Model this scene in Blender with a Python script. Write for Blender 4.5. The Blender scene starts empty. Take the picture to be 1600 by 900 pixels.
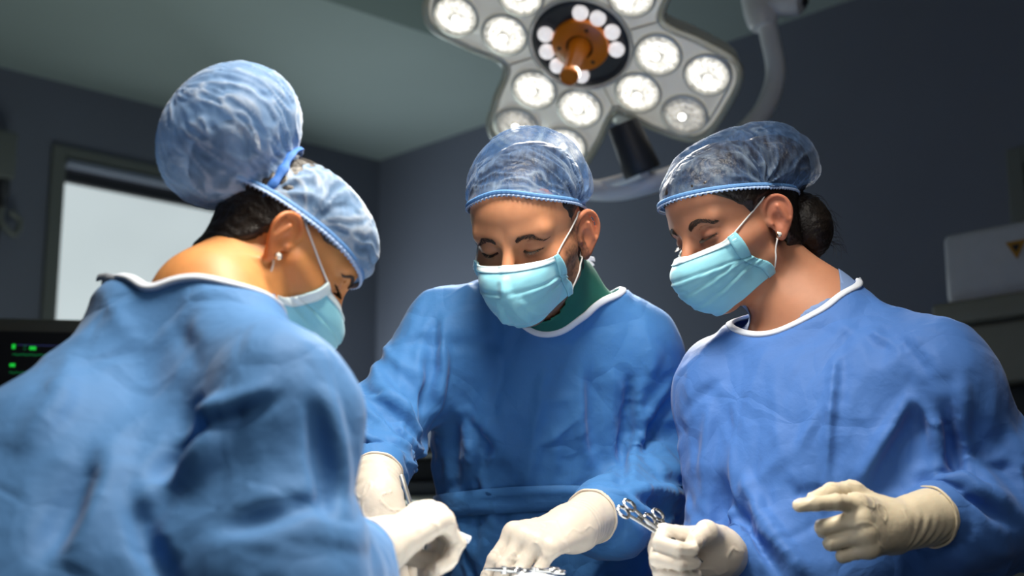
import bpy, math, random
import numpy as np
from mathutils import Vector, Matrix
from mathutils.bvhtree import BVHTree

# ---------------------------------------------------------------- camera, world, lights, exposure
SC = bpy.context.scene
CAM_Z = 1.08
PITCH = math.radians(11.5)
FPX = 2222.0
CP, SP = math.cos(PITCH), math.sin(PITCH)

def at(px, py, Y):
    """point at world depth Y seen at photo pixel (px, py)"""
    u, v = (px - 800) / FPX, (450 - py) / FPX
    d = np.array([u, CP - v * SP, SP + v * CP])
    return np.array([0, 0, CAM_Z]) + d * (Y / d[1])

cd = bpy.data.cameras.new('camera')
cam = bpy.data.objects.new('camera', cd)
SC.collection.objects.link(cam)
cam.location = (0, 0, CAM_Z)
cam.rotation_euler = (math.pi / 2 + PITCH, 0, 0)
cd.sensor_width = 36.0
cd.lens = FPX * 36.0 / 1600.0
cd.clip_start = 0.05
cd.dof.use_dof = True
cd.dof.focus_distance = 2.02
cd.dof.aperture_fstop = 3.2
SC.camera = cam

SC.view_settings.view_transform = 'Standard'
SC.view_settings.look = 'None'
SC.view_settings.gamma = 1.0
SC.view_settings.use_curve_mapping = False
SC.view_settings.exposure = 0.0

W = bpy.data.worlds.new('world')
SC.world = W
W.use_nodes = True
bg = W.node_tree.nodes['Background']
bg.inputs[0].default_value = (0.42, 0.50, 0.66, 1)
bg.inputs[1].default_value = 0.034

def add_light(name, kind, loc, target, energy, color, size=0.3, spot=80, blend=0.6):
    ld = bpy.data.lights.new(name, kind)
    ld.energy = energy
    ld.color = color
    if kind == 'AREA':
        ld.shape = 'DISK'
        ld.size = size
    else:
        ld.shadow_soft_size = size
    if kind == 'SPOT':
        ld.spot_size = math.radians(spot)
        ld.spot_blend = blend
    o = bpy.data.objects.new(name, ld)
    SC.collection.objects.link(o)
    o.location = Vector(loc)
    d = Vector(target) - Vector(loc)
    o.rotation_euler = d.to_track_quat('-Z', 'Y').to_euler()
    return o

LAMP_C = at(908, 66, 2.95)                       # centre of the visible surgical lamp
LAMP_N = np.array([-0.10, -0.62, -0.80]); LAMP_N /= np.linalg.norm(LAMP_N)
# the second head of the surgical lamp hangs over the table just above the frame
add_light('key_lamp_light', 'SPOT', (0.04, 1.42, 2.45), (-0.05, 1.78, 1.15), 185, (1.0, 0.92, 0.78), 0.26, 84, 1.0)
add_light('front_fill_light', 'AREA', (0.38, 0.65, 1.95), (0.05, 2.2, 1.30), 4.6, (1.0, 0.95, 0.90), 0.8)  # added fill near the camera for face and chest, no fixture there
add_light('hand_boost_light', 'SPOT', (0.06, 1.44, 2.45), (-0.115, 1.64, 1.13), 90, (1.0, 0.94, 0.82), 0.06, 13, 1.0)  # extra narrow spot added at the key lamp to brighten the left surgeon's hand
add_light('visible_lamp_light', 'SPOT', tuple(LAMP_C + LAMP_N * 0.12), tuple(LAMP_C + LAMP_N * 1.5), 140, (1.0, 0.96, 0.88), 0.22, 95, 0.8)
add_light('ceiling_bounce_light', 'AREA', (-0.7, 3.9, 0.9), (-0.9, 4.3, 2.9), 11, (0.80, 0.93, 0.88), 1.0)

add_light('window_daylight', 'AREA', (-1.05, 5.35, 1.75), (0.6, 5.0, 1.6), 11, (0.80, 0.92, 1.0), 0.9)

# ---------------------------------------------------------------- object helpers
COL = SC.collection

def tag(o, label=None, cat=None, group=None, kind=None):
    if label: o['label'] = label
    if cat: o['category'] = cat
    if group: o['group'] = group
    if kind: o['kind'] = kind
    return o

def empty(name, loc=(0, 0, 0), label=None, cat=None, group=None):
    o = bpy.data.objects.new(name, None)
    COL.objects.link(o)
    o.location = Vector(loc)
    o.empty_display_size = 0.05
    bpy.context.view_layer.update()
    return tag(o, label, cat, group)

def mk(name, V, F, mat, parent=None, smooth=True, attrs=None, uvs=None):
    """one mesh object from world-space vertices"""
    V = np.asarray(V, dtype=np.float64)
    off = np.array(parent.matrix_world.translation) if parent is not None else np.zeros(3)
    me = bpy.data.meshes.new(name)
    me.from_pydata((V - off).tolist(), [], [tuple(int(i) for i in f) for f in F])
    me.update()
    if smooth:
        me.polygons.foreach_set('use_smooth', [True] * len(me.polygons))
    for m in (mat if isinstance(mat, (list, tuple)) else [mat]):
        me.materials.append(m)
    if attrs:
        for k, a in attrs.items():
            a = np.asarray(a, dtype=np.float32)
            if a.ndim == 1:
                t = me.attributes.new(k, 'FLOAT', 'POINT')
                t.data.foreach_set('value', a)
            else:
                t = me.attributes.new(k, 'FLOAT_COLOR', 'POINT')
                b = np.ones((len(a), 4), np.float32); b[:, :3] = a
                t.data.foreach_set('color', b.ravel())
    o = bpy.data.objects.new(name, me)
    COL.objects.link(o)
    if parent is not None:
        o.parent = parent
    return o

def mod(o, kind, **kw):
    m = o.modifiers.new(kind.lower(), kind)
    for k, v in kw.items():
        setattr(m, k, v)
    return m

def nrm(a):
    a = np.asarray(a, float)
    return a / np.linalg.norm(a)

class MB:
    """collects simple shapes that together form one part"""
    def __init__(s): s.V = []; s.F = []; s.M = []
    def add(s, V, F, m=0):
        o = len(s.V)
        s.V += [tuple(v) for v in V]
        s.F += [tuple(i + o for i in f) for f in F]
        s.M += [m] * len(F)
        return s
    def box(s, c, size, R=None, m=0, bev=0.0):
        R = np.eye(3) if R is None else np.asarray(R)          # rows: axes
        h = np.asarray(size, float) / 2
        if bev <= 0:
            P = [np.asarray(c) + (np.array(k) * h) @ R for k in
                 [(-1,-1,-1),(1,-1,-1),(1,1,-1),(-1,1,-1),(-1,-1,1),(1,-1,1),(1,1,1),(-1,1,1)]]
            return s.add(P, [(0,3,2,1),(4,5,6,7),(0,1,5,4),(1,2,6,5),(2,3,7,6),(3,0,4,7)], m)
        import bmesh
        bm = bmesh.new()
        bmesh.ops.create_cube(bm, size=1)
        for v in bm.verts: v.co = Vector((v.co.x * size[0], v.co.y * size[1], v.co.z * size[2]))
        bmesh.ops.bevel(bm, geom=bm.edges[:], offset=bev, segments=3, affect='EDGES', profile=0.5)
        bm.verts.index_update()
        P = [np.asarray(c) + np.array(v.co) @ R for v in bm.verts]
        F = [[v.index for v in f.verts] for f in bm.faces]
        bm.free()
        return s.add(P, F, m)
    def lathe(s, c, axis, prof, n=32, m=0, phase=0.0):
        """prof: list of (radius, height along axis)"""
        ax = nrm(axis)
        e1 = nrm(np.cross(ax, (0, 0, 1) if abs(ax[2]) < 0.9 else (1, 0, 0)))
        e2 = np.cross(ax, e1)
        P = []; F = []
        for r, h in prof:
            for k in range(n):
                t = 2 * math.pi * k / n + phase
                P.append(np.asarray(c) + ax * h + (e1 * math.cos(t) + e2 * math.sin(t)) * max(r, 1e-5))
        for i in range(len(prof) - 1):
            for k in range(n):
                a, b = i * n + k, i * n + (k + 1) % n
                F.append((a, b, b + n, a + n))
        return s.add(P, F, m)
    def tube(s, pts, r, n=10, m=0, caps=True, flat=1.0, up=None):
        pts = np.asarray(pts, float)
        rr = np.full(len(pts), r) if np.isscalar(r) else np.asarray(r, float)
        T = np.gradient(pts, axis=0)
        T /= np.linalg.norm(T, axis=1)[:, None] + 1e-12
        u = np.asarray(up, float) if up is not None else np.cross(T[0], (0.1, 0.2, 1.0))
        P = []; F = []
        for i, (p, t) in enumerate(zip(pts, T)):
            if up is not None: u = np.asarray(up, float)
            u = u - t * np.dot(u, t); u /= np.linalg.norm(u) + 1e-12
            w = np.cross(t, u)
            for k in range(n):
                a = 2 * math.pi * k / n
                P.append(p + (u * math.cos(a) * flat + w * math.sin(a)) * rr[i])
        L = len(pts)
        for i in range(L - 1):
            for k in range(n):
                a, b = i * n + k, i * n + (k + 1) % n
                F.append((a, b, b + n, a + n))
        if caps:
            F.append(tuple(range(n - 1, -1, -1)))
            F.append(tuple((L - 1) * n + k for k in range(n)))
        return s.add(P, F, m)
    def build(s, name, mat, parent=None, smooth=True, bevel=0):
        o = mk(name, s.V, s.F, mat, parent, smooth)
        if isinstance(mat, (list, tuple)):
            o.data.polygons.foreach_set('material_index', s.M)
        if bevel: mod(o, 'BEVEL', width=bevel, segments=2, limit_method='ANGLE')
        if smooth:
            try:
                o.data.set_sharp_from_angle(angle=math.radians(40))
            except Exception:
                pass
        return o

def crom(pts, n=8, closed=False):
    """Catmull-Rom through points"""
    P = np.asarray(pts, float)
    N = len(P)
    out = []
    rng = range(N if closed else N - 1)
    for i in rng:
        if closed: a, b, c, d = P[(i - 1) % N], P[i], P[(i + 1) % N], P[(i + 2) % N]
        else: a, b, c, d = P[max(i - 1, 0)], P[i], P[i + 1], P[min(i + 2, N - 1)]
        for k in range(n):
            t = k / n
            out.append(0.5 * ((2 * b) + (-a + c) * t + (2*a - 5*b + 4*c - d) * t*t + (-a + 3*b - 3*c + d) * t**3))
    if not closed: out.append(P[-1])
    return np.array(out)

# ---------------------------------------------------------------- materials
def material(name, color, rough=0.5, metal=0.0, spec=0.5, emit=None, estr=0.0, sub=0.0, subr=(1, 0.35, 0.2), sheen=0.0,
             noise=0.0, nscale=30, bump=0.0, bscale=200, trans=0.0, coat=0.0, attr=None, bump2=None, alpha=None, bdist=0.001):
    m = bpy.data.materials.new(name)
    m.use_nodes = True
    nt = m.node_tree; nd = nt.nodes; lk = nt.links
    b = nd['Principled BSDF']
    b.inputs['Base Color'].default_value = (*color, 1)
    b.inputs['Roughness'].default_value = rough
    b.inputs['Metallic'].default_value = metal
    b.inputs['Specular IOR Level'].default_value = spec
    if emit:
        b.inputs['Emission Color'].default_value = (*emit, 1)
        b.inputs['Emission Strength'].default_value = estr
    if sub:
        b.inputs['Subsurface Weight'].default_value = sub
        b.inputs['Subsurface Radius'].default_value = subr
        b.inputs['Subsurface Scale'].default_value = 0.006
    if sheen: b.inputs['Sheen Weight'].default_value = sheen
    if trans: b.inputs['Transmission Weight'].default_value = trans
    if coat: b.inputs['Coat Weight'].default_value = coat
    tc = nd.new('ShaderNodeTexCoord')
    src = None
    if attr:
        a = nd.new('ShaderNodeAttribute'); a.attribute_name = attr
        src = a.outputs['Color']
        lk.new(src, b.inputs['Base Color'])
    if noise:
        n = nd.new('ShaderNodeTexNoise'); n.inputs['Scale'].default_value = nscale; n.inputs['Detail'].default_value = 5
        lk.new(tc.outputs['Object'], n.inputs['Vector'])
        mr = nd.new('ShaderNodeMapRange'); mr.inputs[3].default_value = 1 - noise; mr.inputs[4].default_value = 1 + noise
        mr.inputs[1].default_value = 0.3; mr.inputs[2].default_value = 0.7
        lk.new(n.outputs[0], mr.inputs[0])
        vm = nd.new('ShaderNodeVectorMath'); vm.operation = 'SCALE'
        if src is not None: lk.new(src, vm.inputs[0])
        else: vm.inputs[0].default_value = color
        lk.new(mr.outputs[0], vm.inputs['Scale'])
        lk.new(vm.outputs[0], b.inputs['Base Color'])
    last = None
    for bs, sc_, det in ((bump, bscale, 4), (bump2 or (0, 1, 2))):
        if bs:
            n = nd.new('ShaderNodeTexNoise'); n.inputs['Scale'].default_value = sc_; n.inputs['Detail'].default_value = det
            lk.new(tc.outputs['Object'], n.inputs['Vector'])
            bp = nd.new('ShaderNodeBump'); bp.inputs['Strength'].default_value = bs; bp.inputs['Distance'].default_value = bdist
            lk.new(n.outputs[0], bp.inputs['Height'])
            if last is not None: lk.new(last.outputs[0], bp.inputs['Normal'])
            last = bp
    if last is not None: lk.new(last.outputs[0], b.inputs['Normal'])
    if alpha is not None: b.inputs['Alpha'].default_value = alpha
    return m

def gown_material(name, color, sat2):
    """non-woven surgical gown: fine fibre grain and hard crushed creases"""
    m = material(name, color, rough=0.66, spec=0.26, sheen=0.12, noise=0.05, nscale=9)
    nt = m.node_tree; nd = nt.nodes; lk = nt.links
    b = nd['Principled BSDF']
    tc = nd.new('ShaderNodeTexCoord')
    fib = nd.new('ShaderNodeTexNoise'); fib.inputs['Scale'].default_value = 520; fib.inputs['Detail'].default_value = 3
    lk.new(tc.outputs['Object'], fib.inputs['Vector'])
    warp = nd.new('ShaderNodeTexNoise'); warp.inputs['Scale'].default_value = 7; warp.inputs['Detail'].default_value = 3
    lk.new(tc.outputs['Object'], warp.inputs['Vector'])
    mix = nd.new('ShaderNodeVectorMath'); mix.operation = 'MULTIPLY_ADD'
    lk.new(warp.outputs['Color'], mix.inputs[0]); mix.inputs[1].default_value = (0.10, 0.10, 0.10)
    lk.new(tc.outputs['Object'], mix.inputs[2])
    vo = nd.new('ShaderNodeTexVoronoi'); vo.feature = 'DISTANCE_TO_EDGE'; vo.inputs['Scale'].default_value = 9
    lk.new(mix.outputs[0], vo.inputs['Vector'])
    cr = nd.new('ShaderNodeMapRange'); cr.inputs[1].default_value = 0; cr.inputs[2].default_value = 0.12
    lk.new(vo.outputs['Distance'], cr.inputs[0])
    vo2 = nd.new('ShaderNodeTexNoise'); vo2.inputs['Scale'].default_value = 16; vo2.inputs['Detail'].default_value = 5
    lk.new(mix.outputs[0], vo2.inputs['Vector'])
    b0 = nd.new('ShaderNodeBump'); b0.inputs['Strength'].default_value = 0.10; b0.inputs['Distance'].default_value = 0.0006
    lk.new(fib.outputs[0], b0.inputs['Height'])
    b1 = nd.new('ShaderNodeBump'); b1.inputs['Strength'].default_value = 0.42; b1.inputs['Distance'].default_value = 0.003
    lk.new(cr.outputs[0], b1.inputs['Height']); lk.new(b0.outputs[0], b1.inputs['Normal'])
    b2 = nd.new('ShaderNodeBump'); b2.inputs['Strength'].default_value = 0.50; b2.inputs['Distance'].default_value = 0.008
    lk.new(vo2.outputs[0], b2.inputs['Height']); lk.new(b1.outputs[0], b2.inputs['Normal'])
    lk.new(b2.outputs[0], b.inputs['Normal'])
    return m

def sheer_material(name, color, cover=0.55, rough=0.6, vs=110, pale=(0.55, 0.68, 0.88)):
    """thin non-woven film: lets part of the light through, fibres denser in places"""
    m = bpy.data.materials.new(name); m.use_nodes = True
    nt = m.node_tree; nd = nt.nodes; lk = nt.links
    b = nd['Principled BSDF']; out = nd['Material Output']
    b.inputs['Base Color'].default_value = (*color, 1); b.inputs['Roughness'].default_value = rough
    b.inputs['Sheen Weight'].default_value = 0.2
    pa = nd.new('ShaderNodeAttribute'); pa.attribute_name = 'pale'
    mc = nd.new('ShaderNodeMix'); mc.data_type = 'RGBA'
    mc.inputs['A'].default_value = (*color, 1); mc.inputs['B'].default_value = (*pale, 1)
    lk.new(pa.outputs['Fac'], mc.inputs['Factor']); lk.new(mc.outputs['Result'], b.inputs['Base Color'])
    tr = nd.new('ShaderNodeBsdfTransparent')
    tl = nd.new('ShaderNodeBsdfTranslucent'); tl.inputs[0].default_value = (*color, 1)
    a = nd.new('ShaderNodeMixShader'); a.inputs[0].default_value = 0.35
    lk.new(b.outputs[0], a.inputs[1]); lk.new(tl.outputs[0], a.inputs[2])
    mix = nd.new('ShaderNodeMixShader')
    tc = nd.new('ShaderNodeTexCoord')
    mp = nd.new('ShaderNodeMapping'); mp.inputs['Scale'].default_value = (1, 1, 0.25)
    lk.new(tc.outputs['Object'], mp.inputs[0])
    n = nd.new('ShaderNodeTexNoise'); n.inputs['Scale'].default_value = vs; n.inputs['Detail'].default_value = 6
    n.inputs['Distortion'].default_value = 1.2
    lk.new(mp.outputs[0], n.inputs['Vector'])
    mr = nd.new('ShaderNodeMapRange'); mr.inputs[1].default_value = 0.38; mr.inputs[2].default_value = 0.66
    mr.inputs[3].default_value = max(cover - 0.10, 0); mr.inputs[4].default_value = min(cover + 0.12, 1)
    lk.new(n.outputs[0], mr.inputs[0])
    at_ = nd.new('ShaderNodeAttribute'); at_.attribute_name = 'dense'
    ad = nd.new('ShaderNodeMath'); ad.operation = 'ADD'; ad.use_clamp = True
    lk.new(mr.outputs[0], ad.inputs[0]); lk.new(at_.outputs['Fac'], ad.inputs[1])
    lw = nd.new('ShaderNodeLayerWeight'); lw.inputs[0].default_value = 0.25
    ad2 = nd.new('ShaderNodeMath'); ad2.operation = 'ADD'; ad2.use_clamp = True
    fs = nd.new('ShaderNodeMath'); fs.operation = 'MULTIPLY'; fs.inputs[1].default_value = 0.3
    lk.new(lw.outputs['Facing'], fs.inputs[0])
    lk.new(ad.outputs[0], ad2.inputs[0]); lk.new(fs.outputs[0], ad2.inputs[1])
    lk.new(ad2.outputs[0], mix.inputs[0]); lk.new(tr.outputs[0], mix.inputs[1]); lk.new(a.outputs[0], mix.inputs[2])
    bp = nd.new('ShaderNodeBump'); bp.inputs['Strength'].default_value = 0.5; bp.inputs['Distance'].default_value = 0.0012
    lk.new(n.outputs[0], bp.inputs['Height']); lk.new(bp.outputs[0], b.inputs['Normal'])
    lk.new(mix.outputs[0], out.inputs[0])
    return m

M = {}
M['skin'] = material('skin', (0.6, 0.35, 0.25), rough=0.52, spec=0.42, sub=0.30, attr='Col', noise=0.05, nscale=60, bump=0.25, bscale=900, bdist=0.0003)
M['hair'] = material('hair', (0.012, 0.008, 0.006), rough=0.42, spec=0.5, noise=0.4, nscale=200, bump=0.6, bscale=260, bdist=0.002)
M['brow'] = material('brow_hair', (0.035, 0.018, 0.011), rough=0.6)
M['lash'] = material('lash_hair', (0.012, 0.008, 0.006), rough=0.6)
M['gown'] = gown_material('gown_fabric', (0.042, 0.168, 0.43), 0)
M['gown2'] = gown_material('gown_fabric_deep', (0.045, 0.142, 0.43), 0)
M['gown3'] = gown_material('gown_fabric_pale', (0.065, 0.200, 0.46), 0)
M['binding'] = material('white_binding', (0.62, 0.68, 0.80), rough=0.7, bump=0.4, bscale=600)
M['scrub'] = material('green_scrub', (0.004, 0.115, 0.085), rough=0.8, bump=0.3, bscale=900, noise=0.08)
M['scrub2'] = material('blue_scrub', (0.16, 0.25, 0.48), rough=0.8, bump=0.3, bscale=900)
M['mask'] = material('mask_fabric', (0.24, 0.60, 0.76), rough=0.55, sheen=0.3, bump=0.15, bscale=700, noise=0.04, nscale=15, sub=0.1, subr=(0.4, 0.8, 1))
M['mask_white'] = material('mask_trim', (0.68, 0.80, 0.86), rough=0.7, bump=0.5, bscale=500)
M['loop'] = material('elastic', (0.80, 0.80, 0.80), rough=0.8)
M['cap'] = sheer_material('cap_film', (0.07, 0.18, 0.44), 0.20, pale=(.36, .48, .66))
M['cap_pale'] = sheer_material('cap_film_pale', (0.17, 0.32, 0.58), 0.62, vs=45, pale=(.55, .64, .78))
M['cap_dark'] = sheer_material('cap_film_thin', (0.05, 0.13, 0.32), 0.10, pale=(.20, .28, .40))
M['cap_edge'] = material('cap_edge', (0.10, 0.26, 0.58), rough=0.7, bump=0.5, bscale=400)
M['frill'] = material('pale_frill', (0.36, 0.50, 0.78), rough=0.7, bump=0.5, bscale=300)
M['cap_band'] = material('cap_band', (0.03, 0.15, 0.52), rough=0.7, bump=0.5, bscale=300)
M['glove'] = material('latex_glove', (0.60, 0.54, 0.47), rough=0.42, spec=0.4, sub=0.12, bump=0.35, bscale=45, bump2=(0.2, 160, 3), bdist=0.0015, noise=0.03)
M['glove2'] = material('latex_glove_cream', (0.62, 0.54, 0.40), rough=0.42, spec=0.4, sub=0.12, bump=0.4, bscale=45, bump2=(0.2, 160, 3), bdist=0.0018, noise=0.03)
M['steel'] = material('surgical_steel', (0.62, 0.63, 0.64), rough=0.22, metal=1.0)
M['satin'] = material('satin_steel', (0.66, 0.63, 0.58), rough=0.35, metal=0.9)
M['gold'] = material('earring_metal', (0.85, 0.75, 0.55), rough=0.2, metal=1.0)
M['crystal'] = material('earring_stone', (0.95, 0.93, 0.9), rough=0.05, spec=1.0, coat=1.0)
M['wall'] = material('wall_paint', (0.145, 0.158, 0.200), rough=0.75, spec=0.2, noise=0.03, nscale=3)
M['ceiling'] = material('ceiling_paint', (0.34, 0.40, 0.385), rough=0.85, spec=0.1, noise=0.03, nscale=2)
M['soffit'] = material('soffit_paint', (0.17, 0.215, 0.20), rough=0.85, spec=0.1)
M['floor'] = material('floor_vinyl', (0.10, 0.12, 0.14), rough=0.35, noise=0.1, nscale=6)
M['frame'] = material('window_frame_paint', (0.13, 0.14, 0.13), rough=0.5)
M['frame_light'] = material('window_rail_metal', (0.30, 0.33, 0.42), rough=0.4, metal=0.3)
M['white_metal'] = material('white_enamel', (0.80, 0.80, 0.83), rough=0.35)
M['panel_white'] = material('panel_enamel', (0.42, 0.42, 0.44), rough=0.4, noise=0.03)
M['panel_cream'] = material('panel_cream', (0.17, 0.165, 0.13), rough=0.5, noise=0.03)
M['dark'] = material('dark_plastic', (0.012, 0.013, 0.016), rough=0.4)
M['charcoal'] = material('charcoal_plastic', (0.030, 0.032, 0.038), rough=0.5)
M['warn'] = material('warning_amber', (0.35, 0.16, 0.01), rough=0.6)
M['monitor'] = material('monitor_housing', (0.13, 0.13, 0.105), rough=0.5)
M['orange'] = material('orange_handle', (0.78, 0.22, 0.008), rough=0.32, coat=0.3)
M['drape'] = material('table_drape', (0.72, 0.78, 0.86), rough=0.8, bump=0.3, bscale=300)
M['drape_blue'] = material('table_drape_blue', (0.16, 0.24, 0.42), rough=0.8, bump=0.3, bscale=300)
M['green_led'] = material('screen_green', (0, 0.1, 0.01), emit=(0.02, 1.0, 0.08), estr=0.55)
M['dim_led'] = material('screen_dim_green', (0, 0.05, 0.01), emit=(0.01, 0.45, 0.12), estr=0.22)
M['blue_led'] = material('screen_dim_blue', (0, 0.02, 0.05), emit=(0.10, 0.12, 0.45), estr=0.25)
# ---------------------------------------------------------------- distance-field modelling
f32 = np.float32
def V3(*a): return np.array(a, f32)

def rc(p, a, b, r1, r2=None):
    """tapered capsule"""
    r2 = r1 if r2 is None else r2
    a = np.asarray(a, f32); b = np.asarray(b, f32)
    ba = b - a
    h = np.clip((p - a) @ ba / max(float(ba @ ba), 1e-9), 0, 1)
    return np.linalg.norm(p - a - h[:, None] * ba, axis=1) - (r1 + (r2 - r1) * h)

def ell(p, c, r, R=None):
    q = p - np.asarray(c, f32)
    if R is not None: q = q @ np.asarray(R, f32).T
    r = np.asarray(r, f32)
    k0 = np.linalg.norm(q / r, axis=1)
    k1 = np.linalg.norm(q / (r * r), axis=1)
    return k0 * (k0 - 1) / np.maximum(k1, 1e-6)

def smin(a, b, k):
    h = np.maximum(k - np.abs(a - b), 0) / k
    return np.minimum(a, b) - h * h * k * 0.25

def ssub(a, b, k):                                   # a minus b
    return -smin(-a, b, k)

def sstep(x, a, b):
    t = np.clip((x - a) / (b - a), 0, 1)
    return t * t * (3 - 2 * t)

def vnoise(p, freq, seed=0, octaves=1):
    """smooth value noise in [-1,1]"""
    out = np.zeros(len(p)); amp = 1.0; tot = 0
    for o in range(octaves):
        q = p * (freq * 2 ** o) + seed * 17.13 + o * 5.7
        i = np.floor(q).astype(np.int64); f = q - i
        f = f * f * (3 - 2 * f)
        acc = 0
        for dx in (0, 1):
            for dy in (0, 1):
                for dz in (0, 1):
                    h = ((i[:, 0] + dx) * 374761393 + (i[:, 1] + dy) * 668265263 + (i[:, 2] + dz) * 2147483647 + seed * 974634777) & 0xffffffff
                    h = ((h ^ (h >> 13)) * 1274126177) & 0xffffffff
                    h = ((h ^ (h >> 16)) & 0xffff) / 32767.5 - 1.0
                    w = (f[:, 0] if dx else 1 - f[:, 0]) * (f[:, 1] if dy else 1 - f[:, 1]) * (f[:, 2] if dz else 1 - f[:, 2])
                    acc = acc + h * w
        out += acc * amp; tot += amp; amp *= 0.5
    return out / tot

def grid_eval(fn, X, Y, Z, B=4):
    nx, ny, nz = len(X), len(Y), len(Z)
    def idx(n):
        a = list(range(0, n - 1, B)) + [n - 1]
        return np.array(sorted(set(a)))
    ix, iy, iz = idx(nx), idx(ny), idx(nz)
    G = np.stack(np.meshgrid(X[ix], Y[iy], Z[iz], indexing='ij'), -1).reshape(-1, 3).astype(f32)
    C = np.concatenate([fn(G[i:i + 400000]) for i in range(0, len(G), 400000)]).reshape(len(ix), len(iy), len(iz))
    V = np.empty((nx, ny, nz), f32)
    need = np.zeros((nx, ny, nz), bool)
    bx = np.minimum(np.arange(nx) // B, len(ix) - 2); by = np.minimum(np.arange(ny) // B, len(iy) - 2); bz = np.minimum(np.arange(nz) // B, len(iz) - 2)
    mn = np.full(tuple(s - 1 for s in C.shape), 1e9, f32); mx = -mn; ab = mn.copy()
    for dx in (0, 1):
        for dy in (0, 1):
            for dz in (0, 1):
                c = C[dx:C.shape[0] - 1 + dx, dy:C.shape[1] - 1 + dy, dz:C.shape[2] - 1 + dz]
                mn = np.minimum(mn, c); mx = np.maximum(mx, c); ab = np.minimum(ab, np.abs(c))
    dx_ = np.diff(X[ix]); dy_ = np.diff(Y[iy]); dz_ = np.diff(Z[iz])
    diag = np.sqrt(dx_[:, None, None] ** 2 + dy_[None, :, None] ** 2 + dz_[None, None, :] ** 2)
    act = (mn * mx < 0) | (ab < diag * 0.75)
    cell = np.where(mn + mx < 0, -1, 1).astype(f32)
    V[:] = cell[np.ix_(bx, by, bz)] * 0.05
    a = act.copy()                                   # grow to neighbouring blocks' shared planes
    need = a[np.ix_(bx, by, bz)]
    for ax in range(3):
        s = [slice(None)] * 3; t = [slice(None)] * 3
        s[ax] = slice(1, None); t[ax] = slice(0, -1)
        g = need.copy(); g[tuple(s)] |= need[tuple(t)]; g[tuple(t)] |= need[tuple(s)]
        need = g
    I = np.argwhere(need)
    P = np.stack([X[I[:, 0]], Y[I[:, 1]], Z[I[:, 2]]], -1).astype(f32)
    r = np.concatenate([fn(P[i:i + 400000]) for i in range(0, len(P), 400000)]) if len(P) else np.zeros(0)
    V[I[:, 0], I[:, 1], I[:, 2]] = r
    return V

def snets(V, X, Y, Z):
    S = V < 0
    cnt = sum(S[dx:S.shape[0] - 1 + dx, dy:S.shape[1] - 1 + dy, dz:S.shape[2] - 1 + dz].astype(np.int8)
              for dx in (0, 1) for dy in (0, 1) for dz in (0, 1))
    A = np.argwhere((cnt > 0) & (cnt < 8))
    ids = np.full(cnt.shape, -1, np.int64)
    ids[A[:, 0], A[:, 1], A[:, 2]] = np.arange(len(A))
    acc = np.zeros((len(A), 3)); n = np.zeros(len(A))
    corners = [(a, b, c) for a in (0, 1) for b in (0, 1) for c in (0, 1)]
    def pos(i): return np.stack([X[i[:, 0]], Y[i[:, 1]], Z[i[:, 2]]], -1)
    for p in corners:
        for ax in range(3):
            if p[ax]: continue
            q = list(p); q[ax] = 1
            i0 = A + p; i1 = A + q
            v0 = V[i0[:, 0], i0[:, 1], i0[:, 2]]; v1 = V[i1[:, 0], i1[:, 1], i1[:, 2]]
            m = (v0 < 0) != (v1 < 0)
            t = np.where(m, v0 / np.where(m, v0 - v1, 1), 0)[:, None]
            acc += np.where(m[:, None], pos(i0) * (1 - t) + pos(i1) * t, 0); n += m
    P = acc / n[:, None]
    F = []
    for ax in range(3):
        b, c = (ax + 1) % 3, (ax + 2) % 3
        s0 = [slice(None)] * 3; s1 = [slice(None)] * 3
        s0[ax] = slice(0, -1); s1[ax] = slice(1, None)
        for s in (s0, s1):
            s[b] = slice(1, -1); s[c] = slice(1, -1)
        a0 = S[tuple(s0)]; a1 = S[tuple(s1)]
        E = np.argwhere(a0 != a1)
        if not len(E): continue
        flip = a0[E[:, 0], E[:, 1], E[:, 2]]
        o = np.zeros(3, int); o[b] = 1; o[c] = 1
        E = E + o
        def cid(db, dc):
            k = E.copy(); k[:, b] -= db; k[:, c] -= dc
            return ids[k[:, 0], k[:, 1], k[:, 2]]
        q = np.stack([cid(1, 1), cid(0, 1), cid(0, 0), cid(1, 0)], -1)
        q[~flip] = q[~flip][:, ::-1]
        F.append(q)
    F = np.concatenate(F)
    F = F[(F >= 0).all(1)]
    return P, F

def grad(fn, P, e=0.0007):
    P = P.astype(f32)
    g = np.stack([fn(P + V3(*(e if k == a else 0 for k in range(3)))) - fn(P - V3(*(e if k == a else 0 for k in range(3)))) for a in range(3)], -1)
    return g / (np.linalg.norm(g, axis=1)[:, None] + 1e-9)

def sdf_mesh(fn, lo, hi, step, snap=2, axes=None):
    if axes is None:
        axes = [np.arange(lo[a], hi[a] + step, step) for a in range(3)]
    X, Y, Z = axes
    V = grid_eval(fn, X, Y, Z)
    P, F = snets(V, X, Y, Z)
    for _ in range(snap):
        g = grad(fn, P)
        d = fn(P.astype(f32))
        P = P - g * np.clip(d, -0.01, 0.01)[:, None] * 0.9
    return P, F

def axis_pts(segs):
    """segs: list of (start, end, step) ascending, joined"""
    out = []
    for a, b, s in segs:
        if b <= a: continue
        n = max(1, int(round((b - a) / s)))
        out += list(np.linspace(a, b, n, endpoint=False))
    out.append(segs[-1][1])
    return np.array(sorted(set(np.round(out, 6))))

def compact(P, F, keep):
    """keep faces flagged, drop unused vertices"""
    F = F[keep]
    u = np.unique(F)
    m = np.full(len(P), -1); m[u] = np.arange(len(u))
    return P[u], m[F], u

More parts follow.
